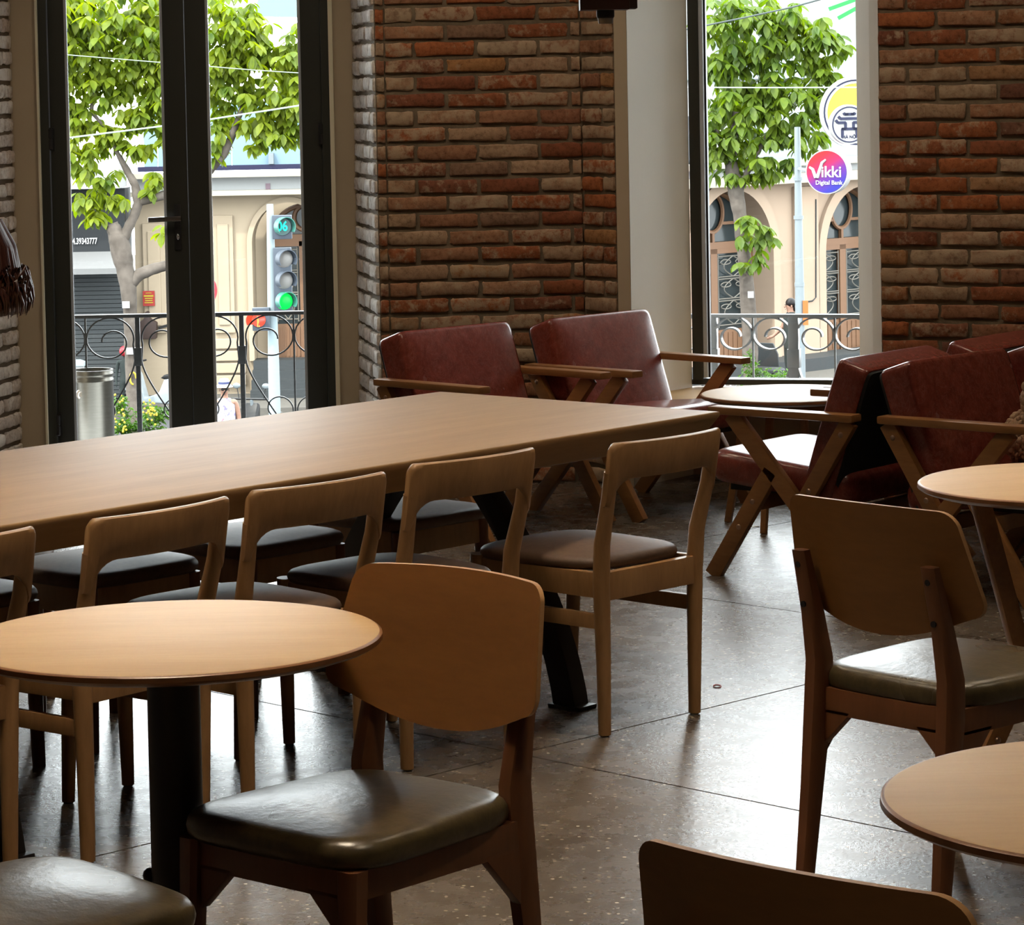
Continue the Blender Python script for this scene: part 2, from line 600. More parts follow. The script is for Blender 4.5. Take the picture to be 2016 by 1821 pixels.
# ---- bricks
def brick_mesh(L, H, T, seed):
    r = random.Random(seed)
    xs = [-0.5, -0.46, -0.2, 0.08, 0.3, 0.465, 0.5]
    zs = [-0.5, -0.40, 0.05, 0.40, 0.5]
    nx, nz = len(xs), len(zs)
    vs = []
    for k, z in enumerate(zs):
        for i, x in enumerate(xs):
            edge = i in (0, nx - 1) or k in (0, nz - 1)
            corner = i in (0, nx - 1) and k in (0, nz - 1)
            y = -T + (0.006 if edge else r.uniform(-0.0015, 0.0015)) + (0.005 if corner else 0)
            jx = r.uniform(-0.004, 0.004) if i in (0, nx - 1) else 0
            jz = r.uniform(-0.0038, 0.0028) if k in (0, nz - 1) else 0
            px, pz = x * L + jx, z * H + jz
            if corner:
                px -= math.copysign(r.uniform(0, 0.006), x)
                pz -= math.copysign(r.uniform(0, 0.004), z)
            vs.append((px, y, pz))
    fs = []
    for k in range(nz - 1):
        for i in range(nx - 1):
            fs.append((k * nx + i, k * nx + i + 1, (k + 1) * nx + i + 1, (k + 1) * nx + i))
    loop = list(range(nx)) + [k * nx + nx - 1 for k in range(1, nz)] + [(nz - 1) * nx + i for i in range(nx - 2, -1, -1)] + [k * nx for k in range(nz - 2, 0, -1)]
    o = len(vs)
    for q in loop:
        vs.append((vs[q][0] * 0.985, 0.004, vs[q][2] * 0.97))
    n = len(loop)
    for t in range(n):
        fs.append((loop[(t + 1) % n], loop[t], o + t, o + (t + 1) % n))
    me = bpy.data.meshes.new('brick')
    me.from_pydata(vs, [], fs)
    me.shade_smooth()
    me.set_sharp_from_angle(angle=math.radians(50))
    return me

ROW = 0.0716
BR = {}
for kind_ in ('brick', 'pale_brick'):
    BR[kind_] = {}
    for q, L in ((1.0, 0.242), (0.75, 0.180), (0.5, 0.116), (0.3, 0.068)):
        BR[kind_][q] = []
        for s in range(7):
            me = brick_mesh(L, 0.0560, 0.013, int(q * 100) * 31 + s)
            me.materials.append(M[kind_])
            BR[kind_][q].append((L, me))

def lay(wall, p0, p1, spans, z1, kind_, seed):
    """courses from the floor up on the face from p0 to p1 (plan points, seen with p0 on the left);
    spans[k] lists (start, length) along the face for course k modulo len(spans)"""
    r = random.Random(seed)
    p0, p1 = Vector((*p0, 0)), Vector((*p1, 0))
    d = (p1 - p0).normalized()
    nrm = Vector((d.y, -d.x, 0))
    rz = math.atan2(d.y, d.x)
    k = 0
    while k * ROW + 0.045 < z1:
        for s, ln in spans[k % len(spans)]:
            q = min(BR[kind_], key=lambda t: abs(BR[kind_][t][0][0] - ln))
            L, me = r.choice(BR[kind_][q])
            o = bpy.data.objects.new('brick', me)
            COL.objects.link(o)
            o.parent = wall
            c = p0 + d * (s + ln / 2) + nrm * r.uniform(-0.003, 0.003)
            o.location = (c.x, c.y, k * ROW + 0.036 + r.uniform(-0.0025, 0.0025))
            o.rotation_euler = (r.uniform(-0.012, 0.012), r.uniform(-0.012, 0.012), rz + r.uniform(-0.01, 0.01))
            o.scale = (ln / L, 1, r.uniform(0.94, 1.03))
        k += 1

def courses(length, pitch, full, start_half, lead=0.0):
    """two alternating courses clipped to the face length"""
    out = []
    for h in (0, 1):
        row = []
        s = lead - (pitch / 2 if h ^ start_half else 0)
        while s < length - 0.02:
            a, b = max(s, lead), min(s + full, length - 0.006)
            if b - a > 0.03:
                row.append((a, b - a))
            s += pitch
        out.append(row)
    return out

# ---- pier between door and window: brick, with a splayed reveal towards the door, daylight painted into its pale bricks
A0, A1, A2, A3 = (-0.671, 13.3), (-0.558, 12.7), (0.303, 12.7), (0.436, 12.515)
wall_c = structure(G().prism([A0, A1, A2, A3, (0.436, 13.6), (-0.671, 13.6)], 0, CEIL).build('wall_front_center', 'mortar', smooth=0))
lay(wall_c, A1, A2, courses(0.861, 0.2585, 0.244, 0, 0.042), 2.35, 'brick', 3)
lay(wall_c, A1, A2, [[(0.004, 0.034)]], 2.35, 'brick', 4)
lay(wall_c, A2, A3, [[(0.010, 0.212)], [(0.008, 0.128), (0.150, 0.072)]], 2.35, 'brick', 5)
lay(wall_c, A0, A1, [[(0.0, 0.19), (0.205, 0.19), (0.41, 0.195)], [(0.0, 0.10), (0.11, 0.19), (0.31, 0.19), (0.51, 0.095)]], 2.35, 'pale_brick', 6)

# ---- pier to the left of the door
B0, B1 = (-2.292, 12.7), (-2.18, 13.3)
wall_l = structure(G().prism([B0, B1, (-2.18, 13.6), (-5.0, 13.6), (-5.0, 12.7)], 0, CEIL).build('wall_front_left', 'mortar', smooth=0))
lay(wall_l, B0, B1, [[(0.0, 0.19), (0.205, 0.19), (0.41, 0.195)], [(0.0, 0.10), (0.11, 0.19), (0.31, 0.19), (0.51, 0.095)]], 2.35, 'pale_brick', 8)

# ---- brick wall to the right of the window, turned towards the room
YAW_R = math.radians(28)
C0 = (1.458, 12.0)
C1 = (C0[0] + 3.6 * math.cos(YAW_R), C0[1] - 3.6 * math.sin(YAW_R))
wall_r = structure(G().prism([(1.47, 12.30), C0, C1, (C1[0] + 0.2, C1[1] + 0.5), (1.9, 12.9)], 0, CEIL).build('wall_front_right', 'mortar', smooth=0))
lay(wall_r, C0, C1, courses(0.98, 0.248, 0.234, 0, 0.004), 2.35, 'brick', 9)

# ---- plaster: strips beside the door, box around the window
DY = 13.3
tr = structure(G().prism([(-2.19, DY), (-2.06, DY), (-2.06, 13.6), (-2.19, 13.6)], 0, CEIL).build('trim_1', 'plaster', smooth=0))
tr = structure(G().prism([(-0.783, DY), (-0.66, DY), (-0.66, 13.6), (-0.783, 13.6)], 0, CEIL).build('trim_2', 'plaster', smooth=0))
structure(G().box((-1.4215, 13.45, 3.65), (1.277, 0.3, 0.5)).build('trim_3', 'plaster', smooth=0))
structure(G().box((-2.058, 13.288, 1.7), (0.008, 0.03, 3.4)).build('trim_4', 'cream', smooth=0))  # cream strips put the lit edges of the plaster casing into colour
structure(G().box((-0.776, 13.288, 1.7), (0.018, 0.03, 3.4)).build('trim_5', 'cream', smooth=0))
# the window box: narrow front edge, then a splayed white reveal
E0, E1, E2 = (0.434, 12.497), (0.486, 12.497), (0.754, 12.85)
structure(G().prism([E0, E1, (0.486, 13.0), (0.434, 13.0)], 0, CEIL).build('trim_6', 'plaster', smooth=0))
structure(G().prism([(0.487, 12.4985), E2, (0.754, 13.6), (0.487, 13.6)], 0, CEIL).build('trim_7', 'white_plaster', smooth=0))
structure(G().prism([(1.428, 12.5), (1.441, 12.15), (1.47, 12.15), (1.62, 12.72), (1.53, 12.72)], 0, CEIL).build('trim_8', 'plaster', smooth=0))
structure(G().prism([(1.441, 12.149), (1.4575, 11.995), (1.475, 12.02), (1.475, 12.149)], 0, CEIL).build('trim_9', 'plaster', smooth=0))

# ---- window with low timber sill
YAW_W = math.radians(-15)
win = structure(empty('window_1', (0.754, 12.85, 0), YAW_W))
WL, WZ0, WZ1 = 0.84, 0.385, 3.4
g = G()
g.box((0.027, 0.03, (WZ0 + WZ1) / 2), (0.046, 0.075, WZ1 - WZ0))
g.box((WL - 0.023, 0.03, (WZ0 + WZ1) / 2), (0.046, 0.075, WZ1 - WZ0))
g.box((WL / 2, 0.03, WZ1 - 0.02), (WL, 0.075, 0.04))
g.box((WL / 2, 0.03, WZ0 + 0.012), (WL, 0.075, 0.024))
g.build('window_frame', 'door_metal', win, 0.003)
g = G()
g.box((0.060, 0.02, (WZ0 + WZ1) / 2), (0.018, 0.05, WZ1 - WZ0 - 0.06))
g.build('glazing_bead', 'gasket', win, 0.002)
g = G()
g.box((0.073, 0.03, (WZ0 + WZ1) / 2), (0.008, 0.03, WZ1 - WZ0 - 0.06))
g.build('rubber_seal', 'gasket_black', win)
g = G()
g.box((WL / 2 + 0.01, 0.035, (WZ0 + WZ1) / 2), (WL - 0.11, 0.006, WZ1 - WZ0 - 0.06))
g.build('glass_pane', 'glass', win, smooth=0)
structure(G().prism([(0.62, 12.86), (0.754, 12.86), (1.62, 12.62), (1.62, 12.9), (0.62, 13.1)], 0, WZ0 - 0.03).build('wall_under_window', 'plaster', smooth=0))
structure(G().prism([(0.30, 12.66), (0.55, 12.40), (1.42, 12.30), (1.50, 12.66), (0.74, 12.89)], WZ0 - 0.045, WZ0 - 0.012).build('window_sill', 'round_wood', bevel=0.004))
structure(G().prism([(0.72, 12.86), (1.7, 12.60), (1.7, 13.0), (0.72, 13.2)], WZ1, CEIL).build('trim_10', 'plaster', smooth=0))

# ---- double door of dark aluminium and glass
DZ = 3.4
door = structure(empty('door_1', (-1.4215, 13.36, 0)))
g = G()
for x0, x1 in ((-2.056, -2.018), (-0.822, -0.786)):
    g.box(((x0 + x1) / 2 + 1.4215, -0.005, DZ / 2), (x1 - x0, 0.09, DZ))
g.box((0, -0.005, DZ - 0.02), (1.27, 0.09, 0.04))
g.build('door_frame', 'door_metal', door, 0.003)
def leaf(x0, g0, g1, x1, hinge_x):
    xm = (x0 + x1) / 2
    g = G()
    for a, b in ((x0, g0), (g1, x1)):
        g.box(((a + b) / 2 + 1.4215, 0.0, DZ / 2 - 0.01), (b - a, 0.055, DZ - 0.06))
    g.box((xm + 1.4215, 0.0, 0.06), (x1 - x0 - 0.02, 0.054, 0.10))
    g.box((xm + 1.4215, 0.0, DZ - 0.09), (x1 - x0 - 0.02, 0.054, 0.10))
    lf = g.build('door_leaf', 'door_metal', door, 0.004)
    g = G()
    for a, s in ((g0, 1), (g1, -1)):
        g.box((a + s * 0.006 + 1.4215, -0.018, DZ / 2), (0.012, 0.012, DZ - 0.2))
    g.build('glazing_bead', 'gasket', lf, 0.001)
    G().box(((g0 + g1) / 2 + 1.4215, 0.004, DZ / 2), (g1 - g0, 0.006, DZ - 0.2)).build('glass_pane', 'glass', lf, smooth=0)
    for z in (0.21, 1.47, 2.45):
        g = G()
        g.lathe([(0.009, -0.045), (0.011, -0.043), (0.011, -0.004), (0.009, -0.002), (0.009, 0.002), (0.011, 0.004), (0.011, 0.043), (0.009, 0.045)], 12,
                (hinge_x + 1.4215, -0.042, z))
        g.box((hinge_x + 1.4215, -0.033, z), (0.03, 0.012, 0.10))
        g.build('hinge', 'black_metal', lf)
    return lf
lf1 = leaf(-2.016, -1.945, -1.514, -1.4205, -2.014)
lf2 = leaf(-1.4175, -1.326, -0.911, -0.824, -0.826)
# lever handle on the left leaf
hp = at_y(350, 447, 13.33)
g = G().box((hp.x + 1.4215, -0.032, hp.z), (0.028, 0.012, 0.20))
hd = g.build('handle_plate', 'black_metal', lf1, 0.003)
lp = at_y(352, 430, 13.3)
g = G()
g.tube([(lp.x + 1.4215, -0.036, lp.z), (lp.x + 1.4215, -0.078, lp.z)], 0.011, 12)
g.plank((lp.x + 1.4215 + 0.012, -0.078, lp.z), (lp.x + 1.4215 - 0.132, -0.078, lp.z - 0.004), (0, 1, 0), 0.022, 0.014)
g.build('lever', mat('dark_chrome', (0.40, 0.40, 0.42), 0.25, 1.0), lf1, 0.002)
kp = at_y(350, 466, 13.3)
G().ball((kp.x + 1.4215, -0.044, kp.z), 0.016, 14, 8, (0.55, 0.8, 1.0)).build('thumb_turn', 'chrome', lf1)

# ---- ceiling lamps (above the frame): pendants with a warm bulb disc
def ceiling_lamp(x, y, power, size, label, spread=85, col=(1.0, 0.82, 0.60)):
    t = empty('ceiling_lamp', (x, y, 0), 0, label, 'lamp', 'warm ceiling lamps')
    G().lathe([(0.02, CEIL), (0.05, CEIL - 0.002), (0.05, CEIL - 0.03), (0.012, CEIL - 0.035), (0.012, CEIL - 0.1), (0.10, CEIL - 0.12),
               (0.22, CEIL - 0.20), (0.225, CEIL - 0.21), (0.20, CEIL - 0.205), (0.02, CEIL - 0.16)], 32).build('lamp_shade', 'black_metal', t)
    G().lathe([(0.002, CEIL - 0.19), (0.08, CEIL - 0.19), (0.08, CEIL - 0.20), (0.002, CEIL - 0.20)], 24).build('lamp_bulb', mat('bulb', (1, .9, .7), 0.5, emit=(1.0, 0.80, 0.55), estr=6.0), t)
    ld = bpy.data.lights.new('lamp_light', 'AREA')
    ld.shape = 'DISK'
    ld.size = size
    ld.energy = power
    ld.color = col
    ld.spread = math.radians(spread)
    lo = bpy.data.objects.new('lamp_light', ld)
    COL.objects.link(lo)
    lo.parent = t
    lo.location = (0, 0, CEIL - 0.23)
    return t
LAMP = 16.5
for x, y, p, lab in ((-0.75, 5.45, 1.25, 'pendant lamp over the small round table in the left foreground'), (0.75, 4.05, 0.6, 'pendant lamp over the bottom right round table'),
                     (-1.35, 7.0, 0.8, 'pendant lamp over the near end of the long table'), (-0.25, 8.3, 0.65, 'pendant lamp over the far end of the long table'),
                     (1.35, 7.0, 1.0, 'pendant lamp over the pale round table at the right'), (0.9, 10.3, 0.5, 'pendant lamp over the armchairs'), (-0.6, 10.9, 1.2, 'pendant lamp in front of the brick pier'), (2.3, 9.6, 0.75, 'pendant lamp in front of the right brick wall'), (-2.2, 10.6, 0.8, 'pendant lamp in front of the glass door'),
                     (-3.2, 9.0, 0.8, 'pendant lamp in the left part of the room'), (3.2, 7.0, 0.8, 'pendant lamp in the right part of the room'), (0.0, 1.2, 1.0, 'pendant lamp behind the camera')):
    ceiling_lamp(x, y, LAMP * p, 0.42, lab, 150 if y > 9.5 else 85)

# ================================================================== FURNITURE
# ---- long table
T_C1, T_C2 = Vector((0.578, 8.522, 0)), Vector((-0.222, 9.225, 0))
T_DIR = Vector((0.654, 0.757, 0)).normalized()             # along the table, away from the camera
T_NRM = Vector((-T_DIR.y, T_DIR.x, 0))                     # across the table, away from the camera
TW, TL = 1.065, 3.15
tbl = empty('long_table', T_C1 + T_NRM * (TW / 2) - T_DIR * (TL / 2), math.atan2(T_DIR.y, T_DIR.x) - PI / 2,
            'long communal wooden table with thick undercut top on black metal legs', 'table')
# local: x to the camera side is +, y along the table
def rect_ring(hx, hy, z):
    return [Vector((-hx, -hy, z)), Vector((hx, -hy, z)), Vector((hx, hy, z)), Vector((-hx, hy, z))]
g = G()
hx, hy = TW / 2, TL / 2
g.loft([rect_ring(hx - 0.042, hy - 0.042, 0.668), rect_ring(hx - 0.006, hy - 0.006, 0.728), rect_ring(hx, hy, 0.738), rect_ring(hx, hy, 0.750)])
g.build('table_top', 'table_wood', tbl, 0.006, 3)
def table_leg(y):
    """two bowed flat bars leaning inwards, joined by a plate under the top and a low round bar"""
    K = 16
    for s in (-1, 1):
        mid, wid = [], []
        for i in range(K + 1):
            t = i / K
            z = 0.66 * t
            mid.append((0.462 - 0.10 * t - 0.28 * t * t, z))
            wid.append(0.078)
        poly = [(s * (m + w / 2), z) for (m, z), w in zip(mid, wid)] + [(s * (m - w / 2), z) for (m, z), w in zip(reversed(mid), reversed(wid))]
        lg = G().prism(poly, y - 0.03, y + 0.03, lambda a, b, h: (a, h, b)).build('leg', 'black_metal', tbl, 0.004)
        G().box((s * 0.465, y, 0.006), (0.11, 0.075, 0.012)).build('foot', 'black_metal', lg, 0.003)
    G().box((0, y, 0.661), (0.62, 0.14, 0.012)).build('mounting_plate', 'black_metal', tbl)
    G().tube([(-0.40, y, 0.17), (0.40, y, 0.17)], 0.036, 14).build('cross_bar', 'black_metal', tbl)
table_leg(hy - 0.594)
table_leg(-hy + 0.594)

# ---- side chair of the long table: one-piece curved back rail, padded seat
def make_side_chair():
    t = empty('dining_chair', (0, 0, 0), 0, 'chair', 'chair')
    for s in (-1, 1):
        g = G()
        path = [(s * 0.178, -0.222, 0.004), (s * 0.180, -0.224, 0.20), (s * 0.184, -0.225, 0.40), (s * 0.187, -0.232, 0.50), (s * 0.1945, -0.263, 0.62), (s * 0.1965, -0.277, 0.69)]
        g.tube(path, [0.0165, 0.0195, 0.0225, 0.0215, 0.0185, 0.0190], 14)
        lg = g.build('leg', 'chair_wood', t)
        G().lathe([(0.010, 0.0), (0.012, 0.001), (0.012, 0.006)], 10, (s * 0.178, -0.222, 0)).build('glide', 'black_metal', lg)
        g = G()
        g.tube([(s * 0.178, 0.226, 0.004), (s * 0.184, 0.222, 0.20), (s * 0.190, 0.212, 0.435)], [0.0155, 0.0190, 0.0225], 14)
        lg = g.build('leg', 'chair_wood', t)
        G().lathe([(0.010, 0.0), (0.012, 0.001), (0.012, 0.006)], 10, (s * 0.178, 0.226, 0)).build('glide', 'black_metal', lg)
        G().plank((s * 0.183, -0.215, 0.298), (s * 0.184, 0.215, 0.298), (1, 0, 0), 0.040, 0.018).build('stretcher', 'chair_wood', t, 0.004)
        G().plank((s * 0.186, -0.215, 0.393), (s * 0.188, 0.205, 0.393), (1, 0, 0), 0.066, 0.022).build('apron', 'chair_wood', t, 0.003)
    G().plank((-0.178, -0.226, 0.389), (0.178, -0.226, 0.389), (0, 1, 0), 0.074, 0.024).build('apron', 'chair_wood', t, 0.003)
    G().plank((-0.182, 0.212, 0.393), (0.182, 0.212, 0.393), (0, 1, 0), 0.066, 0.022).build('apron', 'chair_wood', t, 0.003)
    g = cushion(G(), 0.222, 0.232, 0.424, 0.034, 0.018, 4.2, 48, 0.014, 0.86)
    g.build('seat', 'brown_vinyl', t, smooth=60)
    # back rail: deep at the ends where it flows into the posts
    g = G()
    rings = []
    K = 36
    for i in range(K + 1):
        x = -0.214 + 0.428 * i / K
        a = abs(x) / 0.214
        y = -0.298 - 0.034 * (1 - a * a) + 0.010
        zb = 0.672
        if a > 0.66:
            q = (a - 0.66) / 0.34
            zb = 0.672 - 0.072 * (1 - math.sqrt(max(0.0, 1 - min(q * 1.25, 1) ** 2)))
        zt = 0.768
        th = 0.0135
        if a > 0.95:
            q = (a - 0.95) / 0.05
            k = math.sqrt(max(0.0, 1 - q * q))
            zt = 0.768 - 0.014 * (1 - k)
            zb += 0.004 * (1 - k)
            th = 0.0135 * (0.6 + 0.4 * k)
        lean = 0.16
        ring = []
        for dz, dy in ((0, -0.6), (0.08, -1), (0.5, -1), (0.9, -1), (0.97, -0.8), (1, -0.3), (1, 0.3), (0.97, 0.8), (0.9, 1), (0.5, 1), (0.08, 1), (0, 0.6)):
            z = zb + (zt - zb) * dz
            ring.append(Vector((x, y + dy * th * (0.8 + 0.3 * dz) - (z - 0.72) * lean + 0.004, z)))
        rings.append(ring)
    g.loft(rings)
    g.build('back_rail', 'chair_wood', t, smooth=50)
    return t

chair_proto = make_side_chair()
near = [  # centre of back rail seen from its two top corners, turn
    ((492, 970), (770, 930), 45.5, 'third wooden dining chair from the left along the near side of the long table'),
    ((168, 1030), (470, 975), 51.0, 'second wooden dining chair from the left, at the long table behind the small round table'),
    ((806, 918), (1065, 882), 44.5, 'wooden dining chair at the long table directly behind the orange-brown plywood-back chair'),
    ((1195, 873), (1400, 842), 46.0, 'wooden dining chair at the far corner of the long table, fully visible with brown seat'),
    ((-235, 1092), (55, 1035), 47.0, 'wooden dining chair cut off by the left picture edge, only right post showing'),
]
for i, (a, b, deg, lab) in enumerate(near):
    pa, pb = at_z(*a, 0.765), at_z(*b, 0.765)
    c = (pa + pb) / 2
    fr = Vector((-math.sin(math.radians(deg)), math.cos(math.radians(deg)), 0))
    c = c + fr * 0.305
    if i == 3:
        c = Vector((0.179, 8.036, 0))
    o = chair_proto if i == 0 else copy_tree(chair_proto)
    place(o, c.x, c.y, math.radians(deg), lab, 'dining chairs on the near side of the long table')

# ---- backless stools pushed under the far side
def make_stool():
    t = empty('stool', (0, 0, 0), 0, 'stool', 'stool')
    for sx in (-1, 1):
        for sy in (-1, 1):
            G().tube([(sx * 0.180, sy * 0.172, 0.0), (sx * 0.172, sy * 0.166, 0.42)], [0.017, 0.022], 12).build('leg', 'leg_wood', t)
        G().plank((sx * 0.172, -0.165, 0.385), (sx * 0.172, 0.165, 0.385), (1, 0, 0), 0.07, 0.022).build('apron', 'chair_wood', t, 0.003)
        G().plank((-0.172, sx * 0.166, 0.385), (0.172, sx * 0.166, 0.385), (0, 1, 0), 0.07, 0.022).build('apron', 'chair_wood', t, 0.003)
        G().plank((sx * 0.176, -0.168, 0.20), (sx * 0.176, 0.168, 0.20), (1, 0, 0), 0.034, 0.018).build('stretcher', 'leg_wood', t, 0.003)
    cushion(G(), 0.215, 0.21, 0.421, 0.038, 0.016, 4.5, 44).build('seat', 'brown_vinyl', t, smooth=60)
    return t
st0 = make_stool()
for i in range(4):
    c = T_C1 + T_NRM * 0.875 - T_DIR * (0.40, 1.0, 1.55, 2.10)[i]
    o = st0 if i == 0 else copy_tree(st0)
    place(o, c.x, c.y, math.radians((48, 50, 47, 49)[i]),
          ('cushioned stool pushed under the long table beside its black leg', 'second cushioned stool from the far end under the long table',
           'cushioned stool under the long table, seen between the two leftmost chairs', 'cushioned stool under the long table nearest the left picture edge')[i],
          'stools along the far side of the long table')

# ---- café chair: bent-plywood back on two posts, thick dark seat
def make_cafe_chair():
    t = empty('cafe_chair', (0, 0, 0), 0, 'chair', 'chair')
    for s in (-1, 1):
        # rear leg and post: one piece, widest at the seat
        rings = []
        for y, z, w, d in ((-0.262, 0.0, 0.034, 0.034), (-0.235, 0.22, 0.040, 0.046), (-0.215, 0.40, 0.044, 0.060), (-0.212, 0.48, 0.044, 0.056), (-0.232, 0.58, 0.040, 0.044), (-0.268, 0.715, 0.034, 0.030)):
            x = s * (0.183 - 0.014 * z)
            rings.append([Vector((x + a * w / 2, y + b * d / 2, z)) for a, b in ((-1, -0.6), (-0.6, -1), (0.6, -1), (1, -0.6), (1, 0.6), (0.6, 1), (-0.6, 1), (-1, 0.6))])
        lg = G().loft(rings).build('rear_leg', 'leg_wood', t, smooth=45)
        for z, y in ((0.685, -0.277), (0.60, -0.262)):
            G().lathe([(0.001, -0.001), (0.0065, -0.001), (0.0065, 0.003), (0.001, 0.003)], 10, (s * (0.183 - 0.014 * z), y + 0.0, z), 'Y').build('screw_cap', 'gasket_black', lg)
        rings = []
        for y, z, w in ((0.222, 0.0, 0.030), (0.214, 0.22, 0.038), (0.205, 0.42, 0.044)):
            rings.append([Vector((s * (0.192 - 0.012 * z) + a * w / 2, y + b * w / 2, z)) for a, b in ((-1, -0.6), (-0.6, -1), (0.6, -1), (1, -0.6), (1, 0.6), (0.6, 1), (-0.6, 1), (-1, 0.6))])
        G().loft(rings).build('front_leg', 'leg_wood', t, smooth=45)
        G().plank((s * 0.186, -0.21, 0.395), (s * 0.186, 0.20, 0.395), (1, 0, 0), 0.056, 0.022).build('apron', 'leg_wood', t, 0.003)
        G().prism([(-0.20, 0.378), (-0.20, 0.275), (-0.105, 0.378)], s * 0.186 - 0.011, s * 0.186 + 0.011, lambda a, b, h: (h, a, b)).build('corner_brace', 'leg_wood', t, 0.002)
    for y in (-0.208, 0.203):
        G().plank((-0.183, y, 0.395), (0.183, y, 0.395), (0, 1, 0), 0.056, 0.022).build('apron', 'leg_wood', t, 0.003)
        for s in (-1, 1):
            G().prism([(s * 0.165, 0.378), (s * 0.165, 0.30), (s * 0.085, 0.378)], y - 0.011, y + 0.011, lambda a, b, h: (a, h, b)).build('corner_brace', 'leg_wood', t, 0.002)
    g = cushion(G(), 0.232, 0.232, 0.418, 0.050, 0.014, 5.0, 52, 0.010, 0.88)
    g.build('seat', 'olive_vinyl', t, smooth=60)
    # bent plywood back: outline in (x, height), bowed in plan, leaning back
    out = []
    def arc(cx, cz, r, a0, a1, n=7):
        for i in range(n):
            a = math.radians(a0 + (a1 - a0) * i / (n - 1))
            out.append((cx + r * math.cos(a), cz + r * math.sin(a)))
    arc(0.186, 0.787, 0.040, 15, 90)
    for i in range(1, 12):
        x = 0.186 - 0.372 * i / 12
        out.append((x, 0.827 + 0.004 * (1 - (x / 0.186) ** 2)))
    arc(-0.186, 0.787, 0.040, 90, 165)
    arc(-0.216, 0.640, 0.034, 170, 262)
    for i in range(1, 18):
        x = -0.216 + 0.432 * i / 18
        out.append((x, 0.606 - 0.052 * (1 - (x / 0.216) ** 2)))
    arc(0.216, 0.640, 0.034, 278, 370)
    bm = bmesh.new()
    vs = [bm.verts.new((x, 0, z)) for x, z in out]
    bm.faces.new(vs)
    # slice so that the bow shows
    for k in range(-11, 12):
        x = k * 0.02
        bmesh.ops.bisect_plane(bm, geom=bm.verts[:] + bm.edges[:] + bm.faces[:], plane_co=(x, 0, 0), plane_no=(1, 0, 0))
    for v in bm.verts:
        x, z = v.co.x, v.co.z
        v.co.y = -0.232 - 0.042 * (1 - (x / 0.22) ** 2) * 0.9 - (z - 0.60) * 0.24 + 0.034
    ret = bmesh.ops.solidify(bm, geom=bm.faces[:], thickness=0.011)
    bmesh.ops.recalc_face_normals(bm, faces=bm.faces)
    me = bpy.data.meshes.new('backrest')
    bm.to_mesh(me)
    bm.free()
    me.shade_smooth()
    me.set_sharp_from_angle(angle=math.radians(40))
    me.materials.append(M['ply_wood'])
    me.materials.append(M['ply_edge'])
    for pl_ in me.polygons:
        if abs(pl_.normal.y) < 0.6:
            pl_.material_index = 1
    o = bpy.data.objects.new('backrest', me)
    COL.objects.link(o)
    o.parent = t
    return t
cafe0 = make_cafe_chair()
cafe = [(-0.285, 5.150, 139, 'orange-brown plywood-back café chair facing the small round table in front'),
        (0.900, 6.288, -48, 'plywood-back café chair seen from behind, standing by itself near the armchairs'),
        (0.462, 3.50, -41, 'plywood-back café chair of which only the curved back top shows at the bottom edge'),
        (-0.79, 4.55, -49, 'dark-seated café chair in the bottom left corner, seat only')]
for i, (x, y, d, lab) in enumerate(cafe):
    o = cafe0 if i == 0 else copy_tree(cafe0)
    place(o, x, y, math.radians(d), lab, 'plywood-back café chairs')

